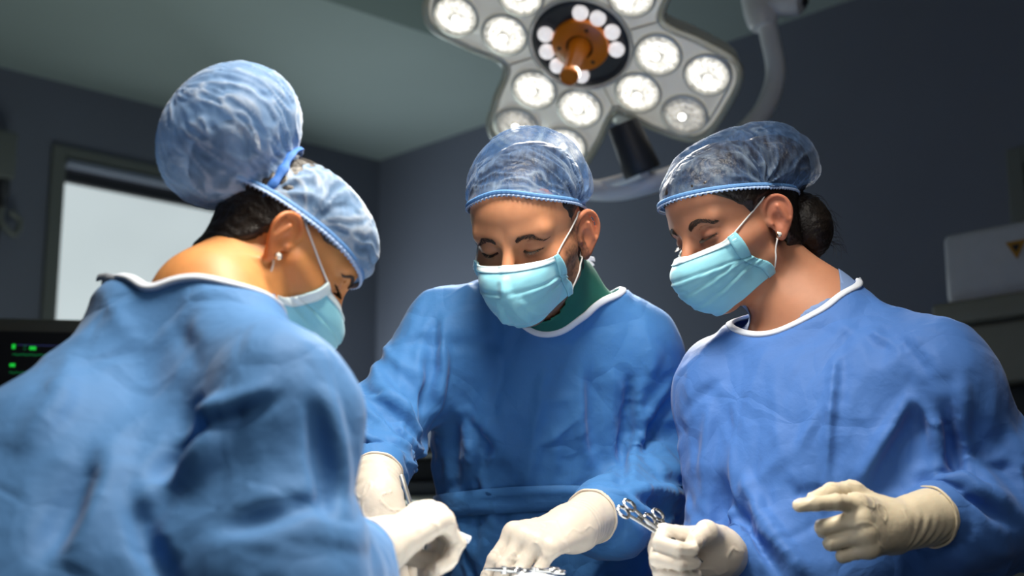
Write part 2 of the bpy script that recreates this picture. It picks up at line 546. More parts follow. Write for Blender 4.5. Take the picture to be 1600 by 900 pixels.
def vnormals(P, F):
    n = np.cross(P[F[:, 2]] - P[F[:, 0]], P[F[:, 3]] - P[F[:, 1]])
    N = np.zeros_like(P)
    for k in range(4):
        for a in range(3):
            N[:, a] += np.bincount(F[:, k], n[:, a], len(P))
    return N / (np.linalg.norm(N, axis=1)[:, None] + 1e-12)

def frame_from(F, U):
    """rows: x (subject's left is -x here: x = right-hand side of viewer facing along -F), y forward, z up"""
    y = nrm(F); z = nrm(np.asarray(U, float) - y * np.dot(U, y)); x = np.cross(y, z)
    return np.array([x, y, z])

# ---------------------------------------------------------------- cloth relaxation (position based)
def cloth(P0, F, body, anchor, iters=220, grow=0.05, gravity=0.00025, pinned=None, keep=0.01, seed=1, clear=0.005, growfn=None, sub=2):
    """lets a slightly oversized cloth settle and buckle over a body"""
    N = len(P0)
    E = np.concatenate([F[:, [0, 1]], F[:, [1, 2]], F[:, [2, 3]], F[:, [3, 0]]])
    key = np.sort(E, 1)
    uk, inv, cn = np.unique(key[:, 0] * N + key[:, 1], return_inverse=True, return_counts=True)
    Es = np.stack([uk // N, uk % N], 1)
    # bending pairs over each shared edge
    nf = len(F)
    fid = np.tile(np.arange(nf), 4); loc = np.repeat(np.arange(4), nf)
    order = np.argsort(inv, kind='stable')
    iv = inv[order]
    first = np.flatnonzero((iv[1:] == iv[:-1]))
    a, b = order[first], order[first + 1]
    def others(h):                                    # for half edge: vertex before start, vertex after end
        f, l = fid[h], loc[h]
        return F[f, (l - 1) % 4], F[f, (l + 2) % 4], F[f, l]
    pa, na, sa = others(a); pb, nb, sb = others(b)
    same = sa == sb
    B = np.concatenate([np.stack([pa, np.where(same, pb, nb)], 1), np.stack([na, np.where(same, nb, pb)], 1)])
    D = np.concatenate([F[:, [0, 2]], F[:, [1, 3]]])
    X = P0.copy()
    L = lambda e: np.linalg.norm(P0[e[:, 0]] - P0[e[:, 1]], axis=1)
    g = np.full(N, grow) if growfn is None else growfn(P0)
    Ls, Ld, Lb = L(Es) * (1 + g[Es].mean(1)), L(D) * (1 + g[D].mean(1)), L(B) * (1 + g[B].mean(1))
    A = np.concatenate([Es, D, B]); LL = np.concatenate([Ls, Ld, Lb])
    K = np.concatenate([np.full(len(Es), 1.0), np.full(len(D), 0.45), np.full(len(B), 0.30)])
    deg = np.maximum(np.bincount(A.ravel(), np.repeat(K, 2), N), 1e-6)
    Nn = vnormals(P0, F)
    rng = np.random.RandomState(seed)
    X += Nn * (vnoise(P0, 22, seed, 2) * 0.004)[:, None]
    Xp = X.copy()
    free = np.ones(N) if pinned is None else (~pinned).astype(float)
    fr = free[:, None]
    i0, i1 = A[:, 0], A[:, 1]
    for it in range(iters):
        v = (X - Xp) * 0.90
        Xp = X.copy()
        X = X + v * fr
        X[:, 2] -= gravity * free
        X += (P0 - X) * (keep * fr)
        for _ in range(sub):
            d = X[i1] - X[i0]
            l = np.linalg.norm(d, axis=1) + 1e-9
            c = (d * ((l - LL) / l * K * 0.5)[:, None])
            for ax in range(3):
                X[:, ax] += 1.5 * (np.bincount(i0, c[:, ax], N) - np.bincount(i1, c[:, ax], N)) / deg * free
        if it % 4 == 3 or it > iters - 4:
            d = body(X.astype(f32))
            m = (d < clear) & (free > 0)
            if m.any():
                g_ = grad(body, X[m], 0.002)
                X[m] += g_ * (clear - d[m])[:, None]
    return X

# ---------------------------------------------------------------- head, ear, neck
def ear_sdf(q, sc=1.0, flare=1.0):
    """q relative to the ear root, x outwards, y forwards, z up"""
    q = q / sc
    pts = [(.000, .013, .004), (.004, .013, .018), (.009, .006, .029), (.014, -.006, .0315), (.018, -.018, .024), (.020, -.0225, .010),
           (.018, -.020, -.004), (.013, -.013, -.016), (.008, -.006, -.025)]
    pts = [(x * flare, y, z) for x, y, z in pts]
    rr = [.0032, .0034, .0036, .0036, .0036, .0034, .0032, .0034, .0050]
    C = crom(pts, 3); rad = np.interp(np.linspace(0, 1, len(C)), np.linspace(0, 1, len(rr)), rr)
    d = np.full(len(q), 1e3, f32)
    for i in range(len(C) - 1):
        d = np.minimum(d, rc(q, C[i], C[i + 1], rad[i], rad[i + 1]))
    Rt = np.array([nrm([1, 0.55, 0]), nrm([-0.55, 1, 0]), [0, 0, 1]])
    plate = ell(q, (.0095, -.004, .003), (.0052, .0185, .027), Rt)
    lobe = ell(q, (.007, .000, -.0265), (.0042, .0075, .0085), Rt)
    d = smin(d, smin(plate, lobe, .006), .003)
    con = ell(q, (.0155, .003, -.004), (.0085, .0090, .0125), Rt)
    d = ssub(d, con, .004)
    d = ssub(d, rc(q, (.0215 , -.0145, .019), (.021, -.016, -.004), .0020), .0025)
    d = ssub(d, rc(q, (.0170, -.002, .0235), (.0215, -.0135, .019), .0018), .0025)
    d = smin(d, rc(q, (.016, -.004, .016), (.0165, -.0115, -.008), .0026), .003)
    d = smin(d, rc(q, (.002, .0125, -.001), (.0055, .0105, -.007), .0036), .004)
    return d * sc

def head_sdf(q, P):
    s = P['scale']
    q = (q / s).astype(f32)
    a = q.copy(); a[:, 0] = np.abs(a[:, 0])
    fem = P.get('fem', 0.0)
    d = ell(q, (0, -.010, .036), (.0755, .099, .082))
    d = smin(d, ell(q, (0, .028, .040), (.0665, .068, .062)), .03)
    d = smin(d, ell(q, (0, .022, -.035), (.0615 - .004 * fem, .068, .080)), .03)
    d = smin(d, rc(a, (.050 - .004 * fem, .002, -.060), (.014, .066, -.100), .019, .019 - .002 * fem), .025)
    d = smin(d, rc(q, (0, .074, -.104), (0, .076, -.098), .0165), .02)
    d = smin(d, rc(a, (.046, .052, -.030), (.060, .018, -.022), .022, .014), .022)
    d = smin(d, rc(a, (.046, .072, .020), (.012, .0855, .016), .0115 - .003 * fem, .0105 - .002 * fem), .016)
    d = smin(d, rc(q, (0, .086, .014), (0, .113, -.036), .0072, .0100), .013)
    d = smin(d, rc(a, (.0125, .101, -.040), (.011, .106, -.038), .0080), .008)
    d = smin(d, ell(q, (0, .085, -.068), (.026, .014, .016)), .02)
    d = ssub(d, ell(a, (.034, .1000, -.003), (.0185, .0170, .0115)), .014)
    d = smin(d, ell(a, (.0325, .0725, -.002), (.0168, .0150, .0132)), .0045)
    # upper-lid crease and closed lash line
    for (z0, off, r) in ((.0085, .0, .0010), (-.0055 - P.get('lid', 0.0), .0, .0012)):
        ys = (.0815, .0862, .0868, .0840, .0760)
        xs = (.0195, .0260, .0325, .0400, .0470)
        bow = (0, .0022, .0028, .0016, -.0016) if z0 > 0 else (0, -.0018, -.0026, -.0018, .0004)
        for i in range(4):
            d = ssub(d, rc(a, (xs[i], ys[i], z0 + bow[i]), (xs[i + 1], ys[i + 1], z0 + bow[i + 1]), r), .0022)
    # neck root inside the head
    eo = V3(.0700, -.012, -.012)
    m = (a[:, 0] > .05) & (a[:, 0] < .13) & (np.abs(a[:, 1] + .012) < .06) & (np.abs(a[:, 2] + .012) < .07)
    if m.any():
        e = ear_sdf(a[m] - eo, P.get('ear', 1.0), P.get('flare', 1.0))
        d[m] = smin(d[m], e, .004)
    # forehead lines
    if P.get('lines'):
        for zz, x0, x1 in ((.062, -.025, .020), (.047, -.022, .026)):
            for x_ in np.linspace(x0, x1, 5)[:-1]:
                w = (x1 - x0) / 4
                yy = lambda x: .0945 - 6.5 * x * x + (-.05 * (zz - .05))
                d = ssub(d, rc(q, (x_, yy(x_), zz + .002 * math.cos(x_ * 90)), (x_ + w, yy(x_ + w), zz + .002 * math.cos((x_ + w) * 90)), .0006), .0016)
    return d * s

def in_head(P, p):
    return ((p - np.asarray(P['O'], f32)) @ np.asarray(P['R'], f32).T)

def to_world(P, q):
    return np.asarray(P['O']) + np.asarray(q, float) @ P['R']

# ---------------------------------------------------------------- gloved hand
def hand_joints(W, D, Nn, s, spec, sc=1.0):
    """W wrist, D direction of the hand, Nn back-of-hand normal, s=+1 thumb on +X side.
    spec: per finger (curl mcp, pip, dip, spread) in degrees; thumb as list of local points"""
    y = nrm(D); z = nrm(np.asarray(Nn, float) - y * np.dot(Nn, y)); x = np.cross(y, z) * s
    base = {'index': (.028, .088, .000), 'middle': (.0095, .092, .002), 'ring': (-.0095, .088, .001), 'pinky': (-.0275, .080, -.003)}
    seg = {'index': (.044, .026, .021), 'middle': (.048, .030, .022), 'ring': (.044, .028, .022), 'pinky': (.035, .021, .019)}
    G = lambda l: np.asarray(W) + (x * l[0] + y * l[1] + z * l[2]) * sc
    out = {}
    for f in base:
        c1, c2, c3, sp = spec[f]
        b = np.array(base[f]); pts = [G(b)]
        ang = 0
        cur = b.copy()
        for L, c in zip(seg[f], (c1, c2, c3)):
            ang += math.radians(c)
            d = np.array([math.sin(math.radians(sp)) * math.cos(ang), math.cos(math.radians(sp)) * math.cos(ang), -math.sin(ang)])
            cur = cur + d * L
            pts.append(G(cur))
        out[f] = pts
    out['thumb'] = [G(l) for l in spec['thumb']]
    out['G'] = G; out['ax'] = (x, y, z)
    return out

def hand_fn(J, sc, cuff, cuff_r=(.033, .043), wrinkle=1.0):
    G = J['G']; x, y, z = J['ax']
    mc = {'index': (.017, .008, -.004), 'middle': (.006, .006, -.002), 'ring': (-.006, .006, -.002), 'pinky': (-.016, .008, -.005)}
    rf = {'index': (.0112, .0098, .0090, .0080), 'middle': (.0112, .0100, .0092, .0082), 'ring': (.0106, .0095, .0087, .0078), 'pinky': (.0095, .0085, .0078, .0070)}
    cuff = np.asarray(cuff, float)
    def fn(p):
        d = None
        for f in mc:
            pts = J[f]; r = [k * sc for k in rf[f]]
            palm = rc(p, G(mc[f]), pts[0], .0165 * sc, .0125 * sc)
            fd = rc(p, pts[0], pts[1], r[0], r[1])
            fd = smin(fd, rc(p, pts[1], pts[2], r[1], r[2]), .003)
            fd = smin(fd, rc(p, pts[2], pts[3], r[2], r[3]), .003)
            J.setdefault('tmp', {})
            if d is None: pal = palm; fin = fd; d = 1
            else:
                pal = smin(pal, palm, .014 * sc)
                fin = smin(fin, fd, .0030)
        t = J['thumb']
        th = rc(p, t[0], t[1], .019 * sc, .0150 * sc)
        th = smin(th, rc(p, t[1], t[2], .0140 * sc, .0112 * sc), .006)
        th = smin(th, rc(p, t[2], t[3], .0112 * sc, .0090 * sc), .004)
        pal = smin(pal, rc(p, t[0], J['index'][0], .012 * sc, .0075 * sc), .016 * sc)
        d = smin(pal, fin, .010 * sc)
        d = smin(d, th, .009 * sc)
        w0 = G((0, .014, -.001))
        wr = rc(p, w0, G((0, -.010, -.002)), .026 * sc, .0275 * sc)
        d = smin(d, wr, .02)
        cu = rc(p, G((0, -.006, -.002)), cuff, cuff_r[0], cuff_r[1])
        d = smin(d, cu, .014)
        # rolled beads and stretched wrinkles along the cuff
        ax = cuff - G((0, 0, 0)); L = np.linalg.norm(ax); u = ax / L
        h = ((p - G((0, 0, 0)).astype(f32)) @ u.astype(f32)) / L
        m = sstep(h, -.15, .1)
        d = d - (wrinkle * .0010 * m * np.clip(.45 + .9 * vnoise(p, 26, 13), 0, 1) * np.sin(h * L * 430 + 9 * vnoise(p, 16, 3)) + .0010 * m * vnoise(p, 60, 5)).astype(f32)
        # thin rubber folds running between the knuckles
        h2 = (p - np.asarray(G((0, 0, 0)), f32)) @ np.asarray(y, f32)
        rg = np.abs(vnoise(p @ np.array([[1, 0, 0], [0, 1, 0], [0, 0, 1]], f32), 38, 9, 2))
        d = d - (wrinkle * .0016 * np.exp(-(rg / .05) ** 2)).astype(f32) * (1 - m).astype(f32) * .6
        # end of the cuff is cut square
        d = np.maximum(d, (h - 1.0) * L)
        return d.astype(f32)
    return fn

REST = dict(index=(20, 25, 15, 2), middle=(22, 28, 15, 0), ring=(25, 30, 18, -2), pinky=(28, 32, 20, -5),
            thumb=[(.022, .016, -.010), (.046, .042, -.022), (.056, .070, -.030), (.058, .094, -.036)])
# ---------------------------------------------------------------- the room
CH = 2.90
K = np.array([-0.59, 6.10, 0.0])                                  # far corner of the room
AL = np.array([-math.sin(math.radians(47)), -math.cos(math.radians(47)), 0])   # along the left wall, towards us
AR = np.array([math.cos(math.radians(43)), -math.sin(math.radians(43)), 0]); AR = np.array([-AL[1], AL[0], 0])
AR = np.array([math.cos(math.radians(47)), -math.sin(math.radians(47)), 0])
UP = np.array([0, 0, 1.0])
NL = AR.copy()                                                    # left wall faces this way (into the room)
NR = AL.copy()                                                    # right wall faces this way

def on_wall(px, py, base, along, off=0.0, nrmv=None):
    """(distance along wall, height) where the ray of a pixel meets a wall plane set off into the room"""
    d = at(px, py, 1.0) - np.array([0, 0, CAM_Z])
    b = base + (nrmv * off if nrmv is not None else 0)
    n = np.cross(along, UP)
    t = np.dot(b - np.array([0, 0, CAM_Z]), n) / np.dot(d, n)
    p = np.array([0, 0, CAM_Z]) + d * t
    return np.dot(p - b, along), p[2]

def wall_box(mb, base, along, out, a0, a1, z0, z1, d0, d1, m=0, bev=0.0):
    c = base + along * (a0 + a1) / 2 + out * (d0 + d1) / 2 + UP * (z0 + z1) / 2
    R = np.array([along, out, UP])
    if np.linalg.det(R) < 0: R = np.array([-along, out, UP])
    mb.box(c, (abs(a1 - a0), abs(d1 - d0), abs(z1 - z0)), R, m, bev)

WL = 7.6
w0, ztop = on_wall(80, 226, K, AL); w1, _ = on_wall(440, 300, K, AL)
wa, wb = min(w0, w1), max(w0, w1)
WZ0, WZ1 = 1.0, ztop
mb = MB()
wall_box(mb, K, AL, -NL, -0.15, wa, 0, CH, 0, 0.15)
wall_box(mb, K, AL, -NL, wb, WL, 0, CH, 0, 0.15)
wall_box(mb, K, AL, -NL, wa, wb, 0, WZ0, 0, 0.15)
wall_box(mb, K, AL, -NL, wa, wb, WZ1, CH, 0, 0.15)
tag(mb.build('wall_left', M['wall'], smooth=False), kind='structure')
mb = MB(); wall_box(mb, K, AR, -NR, 0, WL, 0, CH, 0, 0.15)
tag(mb.build('wall_right', M['wall'], smooth=False), kind='structure')
far = [K - NR * 0.15 - NL * 0.15, K + AL * WL, K + AL * WL + AR * WL, K + AR * WL]
mb = MB(); P4 = [p * [1, 1, 0] for p in far]
mb.add([p + [0, 0, -0.1] for p in P4] + P4, [(0,1,2,3), (7,6,5,4), (0,4,5,1), (1,5,6,2), (2,6,7,3), (3,7,4,0)])
tag(mb.build('floor', M['floor'], smooth=False), kind='structure')
mb = MB()
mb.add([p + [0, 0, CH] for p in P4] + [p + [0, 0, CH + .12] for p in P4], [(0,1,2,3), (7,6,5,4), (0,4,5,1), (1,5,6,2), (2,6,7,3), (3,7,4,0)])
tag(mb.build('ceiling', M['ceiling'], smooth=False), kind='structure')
mb = MB(); wall_box(mb, K, AL, NL, 0.0, WL, 0, 0.10, 0, 0.012)
tag(mb.build('baseboard_left', M['charcoal'], smooth=False), kind='structure')
mb = MB(); wall_box(mb, K, AR, NR, 0.012, WL, 0, 0.10, 0, 0.012)
tag(mb.build('baseboard_right', M['charcoal'], smooth=False), kind='structure')

# dropped panel of the ceiling, its corner showing left of the lamp
def on_plane(px, py, z):
    d = at(px, py, 1.0) - np.array([0, 0, CAM_Z])
    return np.array([0, 0, CAM_Z]) + d * ((z - CAM_Z) / d[2])
zs = CH - 0.05
cs = on_plane(690, 62, zs)
L1, L2 = 1.9, 2.2
q = [cs, cs + AL * L1, cs + AL * L1 + AR * L2, cs + AR * L2]
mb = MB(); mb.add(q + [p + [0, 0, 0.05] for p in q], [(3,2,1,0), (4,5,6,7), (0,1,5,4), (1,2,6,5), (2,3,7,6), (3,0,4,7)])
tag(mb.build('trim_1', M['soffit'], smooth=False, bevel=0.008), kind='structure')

# window with roller blind
g = material('blind_fabric', (0.5, 0.55, 0.56), rough=0.8, emit=(0.80, 0.90, 0.92), estr=0.62)
nt = g.node_tree; n = nt.nodes.new('ShaderNodeTexNoise'); n.inputs['Scale'].default_value = 2.0; n.inputs['Detail'].default_value = 2
tc = nt.nodes.new('ShaderNodeTexCoord'); nt.links.new(tc.outputs['Object'], n.inputs[0])
mr = nt.nodes.new('ShaderNodeMapRange'); mr.inputs[3].default_value = 0.50; mr.inputs[4].default_value = 0.68
nt.links.new(n.outputs[0], mr.inputs[0]); nt.links.new(mr.outputs[0], nt.nodes['Principled BSDF'].inputs['Emission Strength'])
wroot = empty('window_1', K + AL * (wa + wb) / 2 + UP * WZ0)
tag(wroot, kind='structure')
fw = 0.055
mb = MB()
wall_box(mb, K, AL, NL, wa, wa + fw, WZ0, WZ1, -0.12, 0.02)
wall_box(mb, K, AL, NL, wb - fw, wb, WZ0, WZ1, -0.12, 0.02)
wall_box(mb, K, AL, NL, wa + fw, wb - fw, WZ1 - fw * .7, WZ1, -0.12, 0.02)
wall_box(mb, K, AL, NL, wa + fw, wb - fw, WZ0, WZ0 + fw, -0.12, 0.02)
mb.build('window_frame', M['frame'], wroot, smooth=False, bevel=0.004)
_, zb = on_wall(110, 288, K, AL, -.08, NL)
_, zr0 = on_wall(110, 262, K, AL)
mb = MB(); wall_box(mb, K, AL, NL, wa + fw, wb - fw, zr0, WZ1 - fw * .7 - .01, -0.02, 0.03)
mb.build('blind_rail', M['frame_light'], wroot, smooth=False, bevel=0.006)
mb = MB(); wall_box(mb, K, AL, NL, wa + fw, wb - fw, zb, zr0, -0.09, -0.05)
mb.build('blind_valance', M['charcoal'], wroot, smooth=False, bevel=0.004)
mb = MB(); wall_box(mb, K, AL, NL, wa + fw, wb - fw, WZ0 + fw, zb, -0.085, -0.075)
mb.build('window_blind', g, wroot, smooth=False)

# wall unit at the left edge
t0, zt = on_wall(30, 207, K, AL, 0.1, NL); _, zbm = on_wall(20, 280, K, AL, 0.1, NL)
r = empty('wall_dispenser', K + AL * (t0 + .12) + UP * (zbm - .2), 'greenish grey box mounted high on the wall left of the window, hose fitting beneath it', 'dispenser')
mb = MB(); wall_box(mb, K, AL, NL, t0, t0 + 0.30, zbm, zt, 0.0, 0.1, bev=0.012)
mb.build('housing', M['frame'], r)
mb = MB(); c0 = K + AL * (t0 + 0.03) + NL * 0.07 + UP * (zbm - .001)
mb.lathe(c0, (0, 0, -1), [(0.0, 0), (.022, 0), (.022, .05), (.014, .06), (.014, .10), (0, .10)], 20)
mb.build('hose_fitting', M['charcoal'], r)
mb = MB(); mb.tube(crom([c0 + [0, 0, -.09], c0 + [0, 0, -.15], c0 - AL * .05 + [0, 0, -.19], c0 - AL * .07 + [0, 0, -.14], c0 - AL * .03 + [0, 0, -.11]], 6), .012, 12)
mb.build('hose', M['frame'], r)
mb = MB(); wall_box(mb, K, AL, NL, t0 + .02, t0 + 0.26, zbm - .22, zbm - .001, 0.0, 0.05, bev=0.01)
mb.build('bracket', M['dark'], r)

# patient monitor on a pole at the left edge
mc_ = at(100, 640, 3.0)
yaw = math.radians(8)
RX = np.array([math.cos(yaw), math.sin(yaw), 0]); RY = np.array([math.sin(yaw), -math.cos(yaw), 0])   # RY faces the camera
RM = np.array([RX, -RY, UP])
r = empty('patient_monitor', (mc_[0], mc_[1], 0), 'beige framed patient monitor with green readings on a dark screen', 'monitor')
sw, sh = 0.30, 0.34
def mpt(x, z, d): return mc_ + RX * x + UP * z + RY * d
mb = MB(); mb.box(mpt(0, 0, -.05), (sw + .035, .10, sh + .05), RM, bev=.012); mb.build('housing', M['monitor'], r)
mb = MB(); mb.box(mpt(0, -.004, .0015), (sw - .006, .004, sh - .002), RM); mb.build('screen', M['dark'], r, smooth=False)
ms = at(9, 520, 3.0); sx0 = -(sw - .006) / 2; sz1 = sh / 2 - .005
pxm = 3.0 / FPX
def smark(name, px, py, w, h, mat):
    mb = MB(); mb.box(mpt(sx0 + (px + 5) * pxm, sz1 - (py - 518) * pxm, .0045), (w * pxm, .002, h * pxm), RM); mb.build(name, mat, r, smooth=False)
for px, py, w, h, mt in ((22, 542.5, 5, 7, 'green_led'), (51, 544.5, 10, 5, 'green_led'), (22, 572, 8, 5, 'green_led'), (39, 541, 4, 1, 'dim_led'), (39, 546, 4, 1.2, 'dim_led')):
    smark('reading', px, py, w, h, M[mt])
def trace(pts, rad, mat):
    mb = MB(); mb.tube([mpt(sx0 + (px + 5) * pxm, sz1 - (py - 518) * pxm, .0045) for px, py in pts], rad, 6); mb.build('trace', mat, r)
trace([(21 + i * 2.2, 555 + (0, 0, -1.2, 1.6, 0, .3)[i % 6]) for i in range(80)], .0012, M['dim_led'])
trace([(27 + i * 2.2, 540 + (0, 0, 0, -.8, .2)[i % 5]) for i in range(78)], .0006, M['blue_led'])
trace([(18 + i * 2.2, 584 + (0, -1.5, 0, .5)[i % 4]) for i in range(80)], .0010, M['dim_led'])
mb = MB(); mb.tube([mpt(0, -sh / 2 - .02, -.05), (mc_[0] - RY[0] * .05, mc_[1] - RY[1] * .05, .06)], .018, 16); mb.build('pole', M['white_metal'], r)
mb = MB()
for k in range(5):
    a = k * 2 * math.pi / 5 + .3
    b0 = np.array([mc_[0] - RY[0] * .05, mc_[1] - RY[1] * .05, .075]); e = b0 + [math.cos(a) * .28, math.sin(a) * .28, -.02]
    mb.tube([b0, e], (.018, .012), 10)
mb.build('base', M['white_metal'], r)
for k in range(5):
    a = k * 2 * math.pi / 5 + .3
    e = np.array([mc_[0] - RY[0] * .05 + math.cos(a) * .27, mc_[1] - RY[1] * .05 + math.sin(a) * .27, .03])
    mb = MB(); mb.lathe(e - np.array([.012, 0, 0]), (1, 0, 0), [(0, 0), (.026, 0), (.03, .006), (.03, .018), (.026, .024), (0, .024)], 20); mb.build('caster', M['dark'], r)

# equipment cabinet by the right wall
t0, zt = on_wall(1463, 365, K, AR, 0.62, NR)
_, zl = on_wall(1470, 478, K, AR, 0.62, NR)
_, zbb = on_wall(1590, 596, K, AR, 0.62, NR)
B0 = K + NR * 0.62
t1 = t0 + 0.95
r = empty('equipment_cabinet', K + AR * (t0 + t1) / 2 + NR * .36, 'pale enamel medical equipment cabinet with amber warning triangle by the right wall', 'cabinet')
def cb(name, a0, a1, z0, z1, d0, d1, mat, bev=.008):
    mb = MB(); wall_box(mb, B0, AR, -NR, a0, a1, z0, z1, d0, d1, bev=bev); return mb.build(name, mat, r)
cb('upper_housing', t0, t1, zl + .002, zt, 0.02, .48, M['panel_white'], .02)
cb('ledge', t0 - .01, t1 + .01, zl - .055, zl, -.03, .50, M['panel_cream'], .01)
cb('body', t0, t1, zbb, zl - .057, 0.0, .50, M['panel_cream'], .012)
cb('recess', t0 + .01, t1 - .01, zbb - .14, zbb - .002, .05, .48, M['dark'], .004)
cb('lower_cabinet', t0 - .02, t1 + .02, 0.08, zbb - .142, -.04, .52, M['panel_cream'], .012)
cb('plinth', t0 + .03, t1 - .03, 0.0, 0.079, .02, .48, M['dark'], .004)
for k in (0, 1):
    o = cb('door', t0 + .01 + k * (t1 - t0) / 2, t0 - .01 + (k + 1) * (t1 - t0) / 2, .11, zbb - .17, -.055, -.041, M['panel_cream'], .004)
    mb = MB(); hx = t0 + (t1 - t0) / 2 + (.05 if k else -.05)
    mb.tube([B0 + AR * hx + NR * .085 + UP * .8, B0 + AR * hx + NR * .085 + UP * 1.0], .007, 10)
    mb.tube([B0 + AR * hx + NR * .05 + UP * .81, B0 + AR * hx + NR * .085 + UP * .81], .006, 8)
    mb.tube([B0 + AR * hx + NR * .05 + UP * .99, B0 + AR * hx + NR * .085 + UP * .99], .006, 8)
    h_ = mb.build('handle', M['steel'], r); h_.parent = o; h_.matrix_parent_inverse = Matrix.Identity(4)
    h_.location = -o.location
ts, zs_ = on_wall(1589, 390, K, AR, 0.60, NR)
S0 = K + NR * 0.602
s_ = .026
mb = MB(); tri = [(-s_, s_ * .8), (s_, s_ * .8), (0, -s_ * .9)]
mb.add([S0 + AR * (ts + x) + UP * (zs_ + z) + NR * d for d in (0, .002) for x, z in tri], [(0,1,2), (5,4,3), (0,3,4,1), (1,4,5,2), (2,5,3,0)])
st = mb.build('warning_triangle', M['warn'], r, smooth=False)
mb = MB(); mb.add([S0 + AR * (ts + x * .42) + UP * (zs_ + .003 + z * .42) + NR * d for d in (.0018, .003) for x, z in tri], [(0,1,2), (5,4,3), (0,3,4,1), (1,4,5,2), (2,5,3,0)])
o = mb.build('triangle_mark', M['dark'], r, smooth=False); o.parent = st
# dark framed board above the cabinet
ta, za = on_wall(1573, 236, K, AR, 0.03, NR); _, zb_ = on_wall(1590, 360, K, AR, .03, NR)
r = empty('wall_board', K + AR * (ta + .3) + UP * zb_, 'dark framed board on the right wall above the cabinet', 'board')
mb = MB()
wall_box(mb, K, AR, NR, ta, ta + .05, zb_, za, 0, .04); wall_box(mb, K, AR, NR, ta + .55, ta + .60, zb_, za, 0, .04)
wall_box(mb, K, AR, NR, ta + .05, ta + .55, za - .05, za, 0, .04); wall_box(mb, K, AR, NR, ta + .05, ta + .55, zb_, zb_ + .05, 0, .04)
mb.build('frame', M['frame'], r, smooth=False, bevel=.004)
mb = MB(); wall_box(mb, K, AR, NR, ta + .05, ta + .55, zb_ + .05, za - .05, 0.002, .02); mb.build('panel', M['dark'], r, smooth=False)

# ---------------------------------------------------------------- surgical lamp
LC = at(908.6, 65.2, 2.95)
LN = nrm([-0.226, -0.571, -0.789])
E1 = nrm(np.cross(LN, (0, 0, 1)));  E1 = E1 if E1[0] > 0 else -E1
E2 = np.cross(LN, E1); E2 = E2 if E2[2] > 0 else -E2
LR = np.array([E1, E2, np.cross(E1, E2)])
def lp(x, y, d=0.0): return LC + E1 * x + E2 * y + LN * d          # d towards the table
def pol(a, r, w, d=0.0):
    return lp(r * math.cos(a) - w * math.sin(a), r * math.sin(a) + w * math.cos(a), d)
LA = [math.radians(a) for a in (-37.3, -125.3, 144.2, 54.0)]
lamp = empty('surgical_lamp', LC, 'four lobed surgical lamp with orange handle hanging above the middle surgeon', 'lamp')
out2 = []
for i in range(4):
    a = sorted(LA)[i]
    for r_, w_ in ((.235, -.128), (.315, -.118), (.347, -.075), (.352, 0), (.347, .075), (.315, .118), (.235, .128)):
        out2.append((r_ * math.cos(a) - w_ * math.sin(a), r_ * math.sin(a) + w_ * math.cos(a)))
    av = a + math.radians(45)
    out2.append((.192 * math.cos(av), .192 * math.sin(av)))
O2 = crom([(x, y, 0) for x, y in out2], 8, True)[:, :2]
n_ = len(O2)
def ring(scale, d): return [lp(x * scale, y * scale, d) for x, y in O2]
prof = [(1.0, 0.0), (1.0, -.02), (.975, -.045), (.90, -.062), (.6, -.075), (.02, -.08)]
mb = MB(); Vv = []
for s, d in prof: Vv += ring(s, d)
Ff = []
for i in range(len(prof) - 1):
    for k in range(n_):
        a, b = i * n_ + k, i * n_ + (k + 1) % n_
        Ff.append((a, b, b + n_, a + n_))
mb.add(Vv, Ff)
body_m = material('lamp_body', (0.80, 0.80, 0.75), rough=0.30, metal=0.25, noise=0.1, nscale=10, bump=.2, bscale=30)
mb.build('housing', body_m, lamp)
# front plate, set back behind the clear rim
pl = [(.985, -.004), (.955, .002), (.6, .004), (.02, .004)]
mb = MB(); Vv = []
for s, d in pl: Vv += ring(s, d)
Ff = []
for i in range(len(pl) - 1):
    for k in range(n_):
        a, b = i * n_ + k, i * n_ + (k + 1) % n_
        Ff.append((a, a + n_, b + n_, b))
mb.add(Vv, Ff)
plate_m = material('lamp_plate_glow', (0.80, 0.80, 0.75), rough=0.30, metal=0.25, emit=(1.0, .96, .86), estr=0.20, noise=0.1, nscale=10)  # faint glow put into the plate so it looks lit by the pods
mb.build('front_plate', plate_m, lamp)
rim_m = material('lamp_clear_rim', (0.80, 0.80, 0.70), rough=0.12, trans=0.6, spec=0.8, coat=0.5)
mb = MB(); pts = ring(1.0, .004); mb.tube(np.array(pts + [pts[0]]), .0085, 10, caps=False); mb.build('clear_rim', rim_m, lamp)
mb = MB(); pts = ring(.945, .006); mb.tube(np.array(pts + [pts[0]]), .0028, 8, caps=False); mb.build('seal', body_m, lamp)
# seams between lobes
for a in LA:
    mb = MB(); av = a + math.radians(45)
    mb.tube([lp(.105 * math.cos(av), .105 * math.sin(av), .006), lp(.188 * math.cos(av), .188 * math.sin(av), .006)], .0022, 6); mb.build('seam', M['satin'], lamp)

